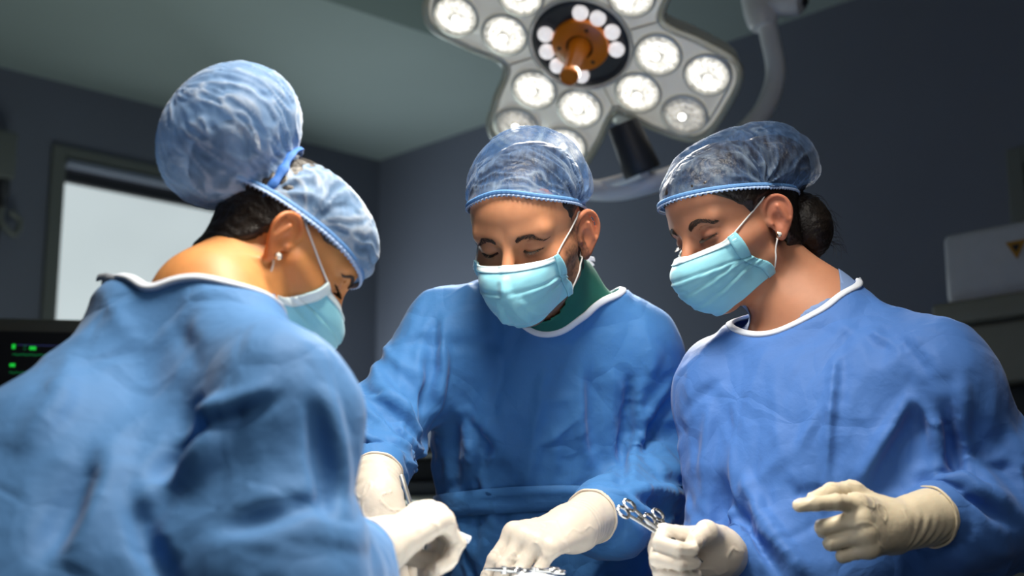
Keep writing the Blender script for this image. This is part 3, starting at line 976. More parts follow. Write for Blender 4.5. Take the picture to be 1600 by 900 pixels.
def lens_material(name, lo, hi, sc_, col=(1.0, 0.955, 0.83)):
    m = bpy.data.materials.new(name); m.use_nodes = True
    nt = m.node_tree; nd = nt.nodes; lk = nt.links
    b = nd['Principled BSDF']; b.inputs['Base Color'].default_value = (.6, .6, .55, 1); b.inputs['Roughness'].default_value = .15
    tc = nd.new('ShaderNodeTexCoord')
    ln = nd.new('ShaderNodeVectorMath'); ln.operation = 'LENGTH'; lk.new(tc.outputs['Object'], ln.inputs[0])
    n = nd.new('ShaderNodeTexNoise'); n.inputs['Scale'].default_value = sc_; n.inputs['Detail'].default_value = 3; n.inputs['Distortion'].default_value = 2.5
    lk.new(tc.outputs['Object'], n.inputs[0])
    cr = nd.new('ShaderNodeValToRGB'); e = cr.color_ramp.elements      # brightness with radius (m / 0.05)
    e[0].position = 0.0; e[0].color = (1, 1, 1, 1)
    e[1].position = 0.94; e[1].color = (.34, .34, .34, 1)
    for p, v in ((.20, 1.0), (.27, .30), (.36, .36), (.44, .85), (.72, .95), (.86, .55)):
        k = cr.color_ramp.elements.new(p); k.color = (v, v, v, 1)
    ml = nd.new('ShaderNodeMath'); ml.operation = 'MULTIPLY'; ml.inputs[1].default_value = 1 / .047
    lk.new(ln.outputs['Value'], ml.inputs[0]); lk.new(ml.outputs[0], cr.inputs[0])
    mr = nd.new('ShaderNodeMapRange'); mr.inputs[1].default_value = .35; mr.inputs[2].default_value = .65; mr.inputs[3].default_value = lo; mr.inputs[4].default_value = hi
    lk.new(n.outputs[0], mr.inputs[0])
    mu = nd.new('ShaderNodeMath'); mu.operation = 'MULTIPLY'; lk.new(cr.outputs[0], mu.inputs[0]); lk.new(mr.outputs[0], mu.inputs[1])
    b.inputs['Emission Color'].default_value = (*col, 1); lk.new(mu.outputs[0], b.inputs['Emission Strength'])
    return m
lens_m = lens_material('lamp_lens', .45, 2.3, 55)
lens_d = lens_material('lamp_lens_dim', .15, .8, 55, (1.0, .93, .80))
bulb_m = material('lamp_bulb', (1, 1, 1), emit=(1.0, .97, .90), estr=4.0)
led_m = material('led_lens', (.9, .9, .9), rough=.2, emit=(1.0, .95, .95), estr=.62)
pods = []
def build_pod():
    e = bpy.data.objects.new('light_pod', None); COL.objects.link(e)
    z = (0, 0, 0)
    def part(name, f, mat, par):
        mb = MB(); f(mb); o = mb.build(name, mat); o.parent = par; return o
    part('bezel', lambda m: m.lathe(z, (0, 0, 1), [(.046, -.012), (.046, .004), (.0485, .008), (.053, .007), (.055, .001)], 40), body_m, e)
    part('lens', lambda m: m.lathe(z, (0, 0, 1), [(.0005, .012), (.015, .0115), (.030, .0095), (.042, .005), (.0465, .002)], 40), lens_m, e)
    part('bulb', lambda m: m.lathe((0, .004, 0), (0, 0, 1), [(.0001, .021), (.005, .020), (.0075, .016), (.0085, .0105), (.0075, .005)], 20), bulb_m, e)
    return e
def copy_tree(o, parent=None):
    c = o.copy(); COL.objects.link(c)
    if parent is not None: c.parent = parent
    for ch in list(o.children): copy_tree(ch, c)
    return c
pod0 = build_pod()
zax = LN; xax = E1; yax = np.cross(zax, xax)
Mrot = Matrix(((xax[0], yax[0], zax[0]), (xax[1], yax[1], zax[1]), (xax[2], yax[2], zax[2]))).to_4x4()
first = True
for i, a in enumerate(LA):
    for r_, w_ in ((.1617, .0556), (.1617, -.0556), (.2778, .060), (.2778, -.060)):
        o = pod0 if first else copy_tree(pod0); first = False
        p = pol(a, r_, w_, .006)
        o.parent = lamp
        rotz = Matrix.Rotation(random.Random(i * 10 + int(r_ * 100) + int(w_ * 100)).uniform(0, 6), 4, 'Z')
        mw = Matrix.Translation(Vector(p - LC)) @ Mrot @ rotz
        o.matrix_local = mw
        if r_ > .2 and w_ < 0 and i in (0, 1) or (i == 1 and r_ > .2 and w_ < 0):
            for ch in o.children:
                if ch.name.startswith('lens'):
                    ch.data = ch.data.copy(); ch.data.materials[0] = lens_d
# hub with LEDs and orange handle
mb = MB(); mb.lathe(lp(0, 0), LN, [(.112, .002), (.108, .012), (.100, .014), (.098, .008), (.03, .006), (.001, .006)], 64); mb.build('hub', M['charcoal'], lamp)
mb = MB(); mb.lathe(lp(0, 0), LN, [(.118, .002), (.118, .014), (.113, .017), (.109, .013)], 64); mb.build('hub_ring', body_m, lamp)
for k in range(10):
    a = math.radians((75, 42, 10, -22, -98, -128, -158, 172, 195, 218)[k]) if False else math.radians((75, 46, 14, -18, -104, -146, -176, 152)[k]) if k < 8 else None
    if a is None: continue
    mb = MB(); mb.lathe(lp((.080 * math.cos(a)), .080 * math.sin(a), .008), LN, [(.0175, 0), (.0175, .006), (.0160, .011), (.011, .015), (.005, .017), (.0002, .0175)], 24)
    mb.build('led', led_m, lamp)
fl = MB(); fl.lathe(lp(0, 0, .012), LN, [(.030, .012), (.058, .010), (.062, .008), (.064, .002), (.064, -.004)], 64)
fl = fl.build('handle_flange', M['orange'], lamp)
hb = MB(); hb.lathe(lp(0, 0, .012), LN, [(.026, .009), (.024, .016), (.0225, .030), (.0205, .060), (.0195, .105), (.0205, .112), (.0205, .128), (.0185, .131), (.0165, .128), (.0002, .128)], 40)
hb.build('handle', M['orange'], lamp)
for a in (55, 175, 295):
    mb = MB(); a = math.radians(a); mb.lathe(lp(.046 * math.cos(a), .046 * math.sin(a), .0215), LN, [(.0045, 0), (.0045, .0018), (.0002, .0018)], 12)
    mb.build('screw', M['dark'], lamp)
# pivot block, dark cylinder and curved arm
P0_ = lp(.055, -.170, .0)
mb = MB(); mb.box(lp(.046, -.196, -.022), (.075, .070, .05), LR, bev=.015); mb.build('pivot_block', body_m, lamp)
mb = MB(); c0 = at(976, 200, 2.96); c1 = at(1003, 266, 2.98); mb.lathe(c0, c1 - c0, [(.0002, -.01), (.034, -.01), (.036, 0), (.042, np.linalg.norm(c1 - c0)), (.040, np.linalg.norm(c1 - c0) + .006), (.0002, np.linalg.norm(c1 - c0) + .007)], 32); mb.build('pivot_motor', M['charcoal'], lamp)
arm = crom([at(905, 296, 3.10), at(960, 298, 3.06), at(1010, 288, 3.02), at(1070, 268, 3.04), at(1130, 235, 3.12), at(1180, 190, 3.2), at(1203, 152, 3.25), at(1212, 110, 3.28), at(1203, 60, 3.3), at(1196, 30, 3.3)], 8)
mb = MB(); mb.tube(arm, .024, 20); mb.build('arm', M['white_metal'], lamp)
mb = MB()
mb.tube(crom([at(925, 293, 3.09), at(955, 286, 3.05), at(985, 277, 3.0), at(1005, 268, 2.96)], 6), .014, 14); mb.build('arm_brace', M['white_metal'], lamp)
a0, a1 = at(1192, 38, 3.3), at(1168, -110, 3.32)
mb = MB(); mb.lathe(a0, a1 - a0, [(.0002, -.012), (.030, -.010), (.036, 0), (.042, .03), (.044, .12), (.044, .2)], 32); mb.build('arm_joint', M['white_metal'], lamp)
b0, b1 = at(1196, 2, 3.3), at(1262, 2, 3.25)
mb = MB(); mb.lathe(b0, b1 - b0, [(.0002, 0), (.036, 0), (.038, .02), (.036, .085), (.030, .092), (.0002, .094)], 32); mb.build('joint_cap', M['white_metal'], lamp)
b2 = b0 + nrm(b1 - b0) * .085 + np.array([0, .02, .022])
mb = MB(); mb.box(b2, (.05, .05, .06), None, bev=.006); mb.build('joint_cover', M['dark'], lamp)
top = at(1168, -110, 3.32)
mb = MB(); mb.tube(crom([top - np.array([0, 0, .02]), top + np.array([0, 0, .06]), np.array([top[0], top[1], CH - .03])], 6), .03, 16); mb.build('ceiling_pole', M['white_metal'], lamp)
mb = MB(); mb.lathe((top[0], top[1], CH - .07), (0, 0, 1), [(.0002, 0), (.09, 0), (.11, .02), (.12, .069)], 40); mb.build('ceiling_flange', M['white_metal'], lamp)

# ---------------------------------------------------------------- operating table with drape
TZ = 1.078
table = empty('operating_table', (0.05, 1.72, 0), 'operating table under a white surgical drape between the three surgeons', 'table')
TX0, TX1, TY0, TY1 = -.12, .34, 1.50, 1.97

# trolley added as stand-in for an unidentified dark shape behind the middle surgeon
tc_ = at(690, 800, 4.0)
r = empty('stand_in_trolley', (tc_[0], 4.0, 0), 'dark drawer trolley added to fill the gap between sleeve and waist of the middle surgeon', 'trolley')
ty = math.radians(-20); tR = np.array([[math.cos(ty), math.sin(ty), 0], [-math.sin(ty), math.cos(ty), 0], [0, 0, 1]])
T0 = np.array([tc_[0], 4.0, 0.0])
mb = MB(); mb.box(T0 + [0, 0, .77], (.50, .42, 1.24), tR, bev=.012); mb.build('cabinet_body', M['dark'], r)
mb = MB(); mb.box(T0 + [0, 0, 1.405], (.54, .46, .03), tR, bev=.01); mb.build('worktop', M['charcoal'], r)
for k in range(5):
    p = T0 + np.array([0, -.216, 0]) @ tR + [0, 0, .28 + k * .235]
    mb = MB(); mb.box(p, (.46, .014, .215), tR, bev=.004); o = mb.build('drawer', M['charcoal'], r)
    mb = MB(); mb.box(p + np.array([0, -.014, 0]) @ tR + [0, 0, .06], (.20, .014, .018), tR, bev=.004); h_ = mb.build('handle', M['satin'], r); h_.parent = o
for sx in (-1, 1):
    for sy in (-1, 1):
        mb = MB(); p = T0 + np.array([.2 * sx, .16 * sy, 0]) @ tR + [0, 0, .05]
        mb.lathe(p - tR[0] * .015, tR[0], [(.0002, 0), (.044, 0), (.048, .006), (.048, .024), (.044, .03), (.0002, .03)], 24); mb.tube([p + [0, 0, .02], p + [0, 0, .16]], .012, 8)
        mb.build('caster', M['charcoal'], r)
# ---------------------------------------------------------------- people
def to_px(P):
    q = np.asarray(P, float) - [0, 0, CAM_Z]
    z = q[:, 1] * CP + q[:, 2] * SP
    y = -q[:, 1] * SP + q[:, 2] * CP
    return np.stack([800 + FPX * q[:, 0] / z, 450 - FPX * y / z], -1)

def seg_dist(p, a, b):
    ab = b - a
    h = np.clip(((p - a) @ ab) / (ab @ ab), 0, 1)
    return np.linalg.norm(p - a - h[:, None] * ab, axis=1), h

def frame_u(F, roll=0.0):
    y = nrm(F); z = nrm(UP - y * np.dot(UP, y)); x = np.cross(y, z)
    c, s = math.cos(roll), math.sin(roll)
    return np.array([x * c + z * s, y, -x * s + z * c])

def torso(J, grow):
    """limb and trunk primitives: (kind, args...) joined with one blend radius"""
    sh, nb, hp = J['sh'], J['nb'], J['hip']
    up = nrm(nb - hp)
    xr = nrm(sh[1] - sh[0]); fr = nrm(np.cross(up, xr)); 
    if np.dot(fr, J['front']) < 0: fr = -fr
    R = np.array([xr, fr, np.cross(xr, fr)])
    mid = (sh[0] + sh[1]) / 2
    W = J.get('wide', 1.0)
    g = grow
    L = []
    L.append(('rc', sh[0], sh[1], .052 + g, .052 + g))
    L.append(('rc', nb - up * .02, sh[0], .050 + g * .8, .050 + g)); L.append(('rc', nb - up * .02, sh[1], .050 + g * .8, .050 + g))
    L.append(('ell', mid - up * .14 + fr * .015, (.150 * W + g, .105 + g, .19 + g), R))
    L.append(('ell', mid - up * .30, (.140 * W + g, .105 + g, .20 + g), R))
    L.append(('ell', hp, (.165 * W + g, .12 + g, .15 + g), R))
    if J.get('bust'):
        L.append(('ell', mid - up * .13 + fr * .075, (.115 + g, .055 + g, .075 + g), R))
    return L, R, up, fr

def evalL(p, L, k):
    d = None
    for it in L:
        v = rc(p, *it[1:]) if it[0] == 'rc' else ell(p, *it[1:])
        d = v if d is None else smin(d, v, k)
    return d

def body_parts(J, S):
    """sharper body under the clothes"""
    L, R, up, fr = torso(J, 0.0)
    for s in (0, 1):
        L.append(('rc', J['sh'][s], J['el'][s], .050, .041))
        L.append(('rc', J['el'][s], J['wr'][s] + nrm(J['el'][s] - J['wr'][s]) * .055, .038, .021))
        hp = J['hip'] + R[0] * (.085 if s else -.085) - UP * .03
        kn, an = J['kn'][s], J['an'][s]
        L.append(('rc', hp, kn, .085, .056)); L.append(('rc', kn, an, .056, .036))
    return L

def person(key, label, J, H, colors, g):
    root = empty('person', (J['hip'][0], J['hip'][1], 0.0), label, 'person', None)
    hs = H['scale']
    J['cuff'] = []
    for s in (0, 1):                                  # sleeves run into the gloves along the forearm
        u_ = nrm(J['el'][s] - J['wr'][s])
        J['cuff'].append((J['wr'][s] + u_ * J.get('slv', (.142, .142))[s], J['wr'][s] + u_ * .04))
    # ---- body: one continuous skin
    L = body_parts(J, None)
    nb = J['nb']; skull = to_world(H, (0, -.028 * hs, -.055 * hs)); nr = J.get('neck_r', .056)
    thr = to_world(H, (0, .012 * hs, -.085 * hs))
    front_nb = nb + J['front'] * .030 - UP * .035
    def neck(p):
        d = rc(p, skull, nb, nr * .98, nr * 1.06)
        d = smin(d, rc(p, thr, front_nb, nr * .62, nr * .80), .03)
        return d
    O = np.asarray(H['O'], f32)
    def body(p):
        d = smin(evalL(p, L, .035), neck(p), .045)
        r = np.linalg.norm(p - O, axis=1)
        m = r < .22
        if m.any():
            h = head_sdf(in_head(H, p[m]), H)
            d[m] = smin(d[m], h, .018)
        return d.astype(f32)
    lo = np.minimum.reduce([J['sh'][0], J['sh'][1], J['el'][0], J['el'][1], J['wr'][0], J['wr'][1], J['hip'], J['an'][0], J['an'][1], J['kn'][0]]) - .22
    hi = np.maximum.reduce([J['sh'][0], J['sh'][1], J['el'][0], J['el'][1], J['wr'][0], J['wr'][1], J['hip'], J['an'][0], J['an'][1], J['kn'][0], O]) + .22
    lo[2] = .02
    fs = .0021
    hl, hh = O - .15, O + .15
    hl = hl - [0, 0, .03]
    axs = [axis_pts([(lo[a], hl[a], .016), (hl[a], hh[a], fs), (hh[a], max(hi[a], hh[a] + .02), .016)]) for a in range(3)]
    P, F = sdf_mesh(body, None, None, None, snap=2, axes=axs)
    q = in_head(H, P.astype(f32)) / hs
    col = skin_colors(q, P, colors)
    o = mk('body', P, F, M['skin'], root, attrs={'Col': col})
    # ---- gown
    G, R, up, fr = torso(J, .016)
    sl = J.get('sleeve', (.068, .066, .058))
    cu = J['cuff']
    for s in (0, 1):
        G.append(('rc', J['sh'][s], J['el'][s], sl[0] * .92, sl[1]))
        G.append(('rc', J['el'][s], cu[s][0], sl[1], sl[2]))
        G.append(('rc', cu[s][0], cu[s][1], .034, .030))
    hip = J['hip']; foot = np.array([hip[0], hip[1], .42])
    Gx = list(J.get('extra', []))
    RS = np.array([R[0], R[1], R[2]])
    def gown(p):
        d = evalL(p, G + Gx, J.get('gk', .045))
        qq = (p - hip.astype(f32)) @ R.T.astype(f32)
        qs = (p - foot.astype(f32)).copy()
        rel = np.stack([qq[:, 0], qq[:, 1] * 1.3, p[:, 2]], -1)
        sk = rc(rel, (0, 0, hip[2] + .12), (0, 0, .20), J.get('sk0', .17), .27) * .85
        d = smin(d, sk, .07)
        return d.astype(f32)
    glo = lo - .05; ghi = hi.copy(); ghi[2] = max(J['nb'][2], J['sh'][0][2], J['sh'][1][2]) + .12; glo[2] = .25
    st = J.get('step', .0068)
    axs = [axis_pts([(glo[0], ghi[0], st)]), axis_pts([(glo[1], ghi[1], st)]), axis_pts([(glo[2], .88, .03), (.88, ghi[2], st)])]
    P, F = sdf_mesh(gown, None, None, None, snap=2, axes=axs)
    # neckline: points given as photo directions are taken where they meet the cloth
    bv0 = BVHTree.FromPolygons([Vector(v) for v in P], [tuple(int(i) for i in f) for f in F])
    def onto(L_):
        out = []
        for k in L_:
            if len(k) == 2:
                o_ = Vector((0, 0, CAM_Z)); d_ = (Vector(at(k[0], k[1], 2.0)) - o_).normalized()
                hit = bv0.ray_cast(o_, d_)
                if hit[0] is None: hit = bv0.find_nearest(Vector(at(k[0], k[1], nb[1])))
                out.append(np.array(hit[0]))
            else:
                out.append(np.array(bv0.find_nearest(Vector(k))[0]))
        return out
    NP = np.array(onto(J['neckline'])); nc = NP.mean(0); na = nrm(J['neckaxis'])
    n1 = nrm(np.cross(na, [0, 1, 0.3])); n2 = np.cross(na, n1)
    C = crom(NP, 12, True)
    th = np.arctan2((C - nc) @ n2, (C - nc) @ n1); rr = np.hypot((C - nc) @ n2, (C - nc) @ n1); hh_ = (C - nc) @ na
    od = np.argsort(th); th, rr, hh_ = th[od], rr[od], hh_[od]
    def nl(p):
        t = np.arctan2((p - nc) @ n2, (p - nc) @ n1); r = np.hypot((p - nc) @ n2, (p - nc) @ n1)
        return r - np.interp(t, th, rr, period=2 * math.pi), (p - nc) @ na - np.interp(t, th, hh_, period=2 * math.pi), t
    d, h, t = nl(P)
    cutv = (d < 0) & (h > -.09)
    low = P[:, 2] < .34
    keep = ~(cutv[F].all(1)) & ~(low[F].any(1))
    P, F, _ = compact(P, F, keep)
    # border verts onto the neckline
    d, h, t = nl(P)
    bd = (d < 0) & (h > -.09)
    e1 = np.cos(t)[:, None] * n1 + np.sin(t)[:, None] * n2
    for _ in range(4):
        P[bd] -= e1[bd] * d[bd][:, None]
        g_ = grad(gown, P[bd], .002); P[bd] -= g_ * gown(P[bd].astype(f32))[:, None]
        d, h, t = nl(P); e1 = np.cos(t)[:, None] * n1 + np.sin(t)[:, None] * n2
    near = (np.abs(nl(P)[0]) < .016) & (h > -.09)
    wrist = np.zeros(len(P), bool)
    for s in (0, 1):
        dd, hh2 = seg_dist(P, cu[s][0] + (cu[s][1] - cu[s][0]) * .25, cu[s][1])
        wrist |= dd < .045
    bottom = P[:, 2] < .40
    # creases seen on the cloth
    N = vnormals(P, F)
    vis = (N * (P - [0, 0, CAM_Z])).sum(1) < .02
    px = to_px(P)
    soft = np.zeros(len(P))
    for poly, wd, amp in J.get('folds', []):
        poly = np.array(poly, float)
        best = np.full(len(P), 1e9)
        for i in range(len(poly) - 1):
            dd, hh2 = seg_dist(px, poly[i], poly[i + 1])
            best = np.minimum(best, dd)
        L1_, _ = seg_dist(px, poly[0], poly[-1])
        tt = np.clip(((px - poly[0]) @ (poly[-1] - poly[0])) / ((poly[-1] - poly[0]) @ (poly[-1] - poly[0])), 0, 1)
        taper = np.sin(np.clip(tt * .96 + .02, 0, 1) * math.pi) ** 1.0
        soft += np.where(vis, amp * (.5 * np.exp(-(best / wd) ** 2) + .5 * np.clip(1 - best / (wd * 1.6), 0, 1)) * taper, 0)
    pin = near | wrist | bottom
    rg = np.random.RandomState(len(key) * 7 + 1)
    cre = np.zeros(len(P))
    upper = np.flatnonzero(P[:, 2] > .95)
    for k in range(J.get('ncrease', 150)):
        c_ = P[rg.choice(upper)]; i_ = np.argmin(np.abs(P - c_).sum(1)); n_ = N[i_]
        a_ = np.cross(n_, rg.randn(3) * [1, 1, .5] + [0, 0, .0]); a_ /= np.linalg.norm(a_) + 1e-9
        l_ = rg.uniform(.03, .14); w_ = rg.uniform(.007, .018); am_ = rg.uniform(.0010, .0036) * (1 if rg.rand() < .55 else -1) * J.get('crease', 1.0)
        dd, hh2 = seg_dist(P, c_ - a_ * l_, c_ + a_ * l_)
        cre += am_ * np.clip(1 - dd / w_, 0, 1) * np.sin(np.clip(hh2, 0, 1) * math.pi) ** .5
    fade = sstep(np.abs(nl(P)[0]), .014, .035)
    cre *= fade; soft *= fade
    P[~pin] += (N * (soft * .65 * J.get('foldk', 1.0))[:, None])[~pin]
    def bodyc(p):
        return smin(evalL(p, L, .035), neck(p), .045).astype(f32)
    gf = J.get('grow', .020)
    def growfn(p):
        arm = np.zeros(len(p))
        for s in (0, 1):
            for a, b in ((J['sh'][s], J['el'][s]), (J['el'][s], J['cuff'][s][0])):
                dd, _ = seg_dist(p, a, b); arm = np.maximum(arm, sstep(-dd, -.11, -.07))
        g_ = gf * (1 + J.get('armgrow', 1.6) * arm)
        return g_
    X = cloth(P, F, bodyc, None, iters=J.get('iters', 160), grow=gf, pinned=pin, keep=J.get('keep', .012), seed=len(key) + 3, growfn=growfn, gravity=J.get('grav', .00022), clear=.011)
    Eq = np.concatenate([F[:, [0, 1]], F[:, [1, 2]], F[:, [2, 3]], F[:, [3, 0]]]); Eq = np.concatenate([Eq, Eq[:, ::-1]])
    dg_ = np.bincount(Eq[:, 0], minlength=len(X)).astype(float)
    for _ in range(J.get('smooth', 4)):
        Lp = np.stack([np.bincount(Eq[:, 0], X[Eq[:, 1], k], len(X)) / dg_ for k in range(3)], -1)
        X[~pin] += (.5 * (Lp - X))[~pin]
    arm_ = np.zeros(len(P)); wr_ = np.zeros(len(P))
    for s in (0, 1):
        a_, b_, c_ = J['sh'][s], J['el'][s], J['cuff'][s][0]
        d1, h1 = seg_dist(P, a_, b_); d2, h2 = seg_dist(P, b_, c_)
        l1, l2 = np.linalg.norm(b_ - a_), np.linalg.norm(c_ - b_)
        hh3 = np.where(d1 < d2, np.clip(h1, 0, 1) * l1, l1 + np.clip(h2, 0, 1) * l2)
        dm = np.minimum(d1, d2); m3 = sstep(-dm, -.115, -.085) * sstep(hh3, .03, .12)
        side = P @ nrm(np.cross(b_ - a_, [.3, 1, .2]))
        wq_ = np.stack([hh3 * 30 + 2.2 * vnoise(P, 9, 40 + s), side * 9, P[:, 2] * 5], -1)
        r3 = 1 - 2 * np.abs(vnoise(wq_, 1.0, 50 + s, 1))
        k3 = .35 + .9 * np.exp(-((hh3 - l1) / .09) ** 2) + .15 * np.exp(-((hh3 - l1 - l2) / .06) ** 2)
        wr_ += m3 * k3 * (np.clip(r3, -.2, 1) - .3) * .0075
        arm_ = np.maximum(arm_, m3)
    wt_ = np.stack([P[:, 0] * 13, P[:, 1] * 13, P[:, 2] * 3.0], -1) + .7 * np.stack([vnoise(P, 6, 61), vnoise(P, 6, 62), vnoise(P, 6, 63)], -1)
    r4 = 1 - 2 * np.abs(vnoise(wt_, 1.0, 64, 1))
    wr_ += (1 - arm_) * (np.clip(r4, -.1, 1) - .35) * J.get('hang', .0045)
    cre = cre + wr_ * fade * J.get('wrk', 1.0)
    Nx = vnormals(X, F)
    ad = (Nx * (cre + soft * .65 * J.get('foldk', 1.0))[:, None]); X[~wrist] += ad[~wrist]
    dbl = bodyc(X.astype(f32)); mm_ = (dbl < .006) & ~wrist
    if mm_.any(): X[mm_] += grad(bodyc, X[mm_], .002) * (.006 - dbl[mm_])[:, None]
    gm = mk('gown', X, F, g['gown'], root)
    mod(gm, 'SUBSURF', levels=1, render_levels=1)
    # ---- collar binding
    bvh = BVHTree.FromPolygons([Vector(v) for v in X], [tuple(int(i) for i in f) for f in F])
    tt = np.linspace(-math.pi, math.pi, 121)[:-1]
    bt = nl(X)[2][bd]; ob = np.argsort(bt); bt = bt[ob]; bx = X[bd][ob]; bn = vnormals(X, F)[bd][ob]
    Cc = np.stack([np.interp(tt, bt, bx[:, k], period=2 * math.pi) for k in range(3)], -1)
    Cn = np.stack([np.interp(tt, bt, bn[:, k], period=2 * math.pi) for k in range(3)], -1)
    Cn += na * .4; Cn /= np.linalg.norm(Cn, axis=1)[:, None]
    for _ in range(10):
        Cc = (np.roll(Cc, 1, 0) + Cc * 2 + np.roll(Cc, -1, 0)) / 4; Cn = (np.roll(Cn, 1, 0) + Cn * 2 + np.roll(Cn, -1, 0)) / 4
    Vv = []; nA = len(Cc)
    outd = np.cross(np.roll(Cc, -1, 0) - np.roll(Cc, 1, 0), Cn); outd /= np.linalg.norm(outd, axis=1)[:, None]
    sg = np.sign(((Cc - nc) * outd).sum(1)); outd *= sg[:, None]
    Cn /= np.linalg.norm(Cn, axis=1)[:, None]
    bw = J.get('bind', .009)
    sec = [(-.15, -.002), (-.20, .0015), (0, .0030), (.6, .0030), (.98, .0022), (1.02, -.002)]
    for u_, v_ in sec: Vv += list(Cc + outd * (u_ * bw) + Cn * v_)
    Ff = []
    for i in range(len(sec)):
        j = (i + 1) % len(sec)
        for k in range(nA):
            k2 = (k + 1) % nA
            Ff.append((i * nA + k, i * nA + k2, j * nA + k2, j * nA + k))
    mk('collar_binding', Vv, Ff, M['binding'], root)
    # ---- scrub top under the collar
    if J.get('scrub'):
        S1, _, _, _ = torso(J, .003)
        def scr(p):
            d_ = smin(evalL(p, S1, .04), neck(p) - .004, .03)
            return np.maximum(d_, np.linalg.norm(p - nb.astype(f32), axis=1) - .13).astype(f32)
        Ps, Fs = sdf_mesh(scr, nb - .2, nb + .2, .006, snap=1)
        SN = np.array(onto(J['scrub'])); sc0 = SN.mean(0)
        CC = crom(SN, 10, True)
        th2 = np.arctan2((CC - sc0) @ n2, (CC - sc0) @ n1); r2 = np.hypot((CC - sc0) @ n2, (CC - sc0) @ n1); o2 = np.argsort(th2)
        t2 = np.arctan2((Ps - sc0) @ n2, (Ps - sc0) @ n1); rp = np.hypot((Ps - sc0) @ n2, (Ps - sc0) @ n1)
        dd = rp - np.interp(t2, th2[o2], r2[o2], period=2 * math.pi)
        cut = (dd < 0) & (((Ps - sc0) @ na) > -.10)
        far_ = np.linalg.norm(Ps - nb, axis=1) > .126
        Ps2, Fs2, _ = compact(Ps, Fs, ~(cut[Fs].all(1)) & ~(far_[Fs].any(1)))
        for _ in range(4):
            t2 = np.arctan2((Ps2 - sc0) @ n2, (Ps2 - sc0) @ n1); rp = np.hypot((Ps2 - sc0) @ n2, (Ps2 - sc0) @ n1)
            dd = rp - np.interp(t2, th2[o2], r2[o2], period=2 * math.pi)
            if _ == 0: bb = (dd < 0) & (((Ps2 - sc0) @ na) > -.10)
            Ps2[bb] -= ((np.cos(t2)[:, None] * n1 + np.sin(t2)[:, None] * n2) * dd[:, None])[bb]
            g_ = grad(scr, Ps2[bb], .002); Ps2[bb] -= g_ * scr(Ps2[bb].astype(f32))[:, None]
        so = mk('scrub_top', Ps2, Fs2, g['scrub'], root); mod(so, 'SOLIDIFY', thickness=.0015, offset=1)
    return root, body, bvh, (X, F)

def belt(root, bvh, c, z0, hh, tilt=0.0, name='waist_tie', mat=None):
    V = []; n = 120
    for zz, lift in ((-hh, .001), (-hh, .004), (-hh * .3, .0055), (hh * .3, .0045), (hh, .004), (hh, .001)):
        for k in range(n):
            a = 2 * math.pi * k / n
            d = Vector((math.cos(a), math.sin(a), 0))
            o = Vector((c[0], c[1], z0 + zz + tilt * math.cos(a) + .003 * math.sin(a * 3)))
            hit = bvh.ray_cast(o, d)
            p = hit[0] if hit[0] is not None and hit[3] < .35 else o + d * .2
            V.append(np.array(p + d * lift))
    V = np.array(V).reshape(6, n, 3)
    for _ in range(5): V = (np.roll(V, 1, 1) + 2 * V + np.roll(V, -1, 1)) / 4
    cc = np.array([c[0], c[1], 0])
    rad = V - cc; rad[..., 2] = 0; rad /= np.linalg.norm(rad, axis=2)[..., None]
    V = V + rad * .003
    F = [(i * n + k, i * n + (k + 1) % n, (i + 1) * n + (k + 1) % n, (i + 1) * n + k) for i in range(5) for k in range(n)]
    return mk(name, V.reshape(-1, 3), F, mat, root)

def skin_colors(q, P, C):
    """real skin colouring per vertex: base tone, warmer ears and nose, stubble, lips"""
    n = len(q)
    base = np.tile(np.array(C['base']), (n, 1))
    x, y, z = np.abs(q[:, 0]), q[:, 1], q[:, 2]
    def blend(w, c):
        nonlocal base
        w = np.clip(w, 0, 1)[:, None]
        base = base * (1 - w) + np.array(c) * w
    ear = sstep(x, .070, .080) * sstep(-np.abs(y + .012), -.035, -.028) * sstep(-np.abs(z + .01), -.045, -.035)
    blend(ear * .45, C['red'])
    nose = np.exp(-((x / .018) ** 2 + ((y - .108) / .018) ** 2 + ((z + .036) / .02) ** 2))
    blend(nose * .4, C['red'])
    cheek = np.exp(-(((x - .045) / .025) ** 2 + ((z + .03) / .022) ** 2)) * (y > .02)
    blend(cheek * .3, C['red'])
    lid = np.exp(-(((x - .033) / .020) ** 2 + ((z - .001) / .010) ** 2)) * (y > .05)
    blend(lid * C.get('lid', .35), C['lidc'])
    if C.get('stubble'):
        jaw = sstep(-z, .018, .050) * sstep(x + .35 * np.maximum(y - .06, 0), .030, .048) * (y > -.03)
        side = sstep(x, .050, .060) * sstep(y, -.006, .004) * sstep(-y, -.040, -.016) * sstep(-z, -.035, -.01)
        chin = sstep(-z, .050, .062) * (y > .0)
        mo = np.exp(-((z + .056) / .010) ** 2) * (x < .03) * (y > .07)
        s2 = sstep(x, .044, .054) * sstep(-z, .002, .022) * (y > -.012) * sstep(-y, -.062, -.045)
        w = np.maximum(np.maximum(np.maximum(jaw, side), s2), np.maximum(chin, mo))
        w *= sstep(-np.linalg.norm(q, axis=1), -.155, -.14)
        nz = .72 + .28 * vnoise(q, 420, 3)
        blend(w * nz * C['stubble'], (.020, .013, .010))
    far = sstep(np.linalg.norm(q, axis=1), .5, .6)
    blend(far, C['base'])
    return base

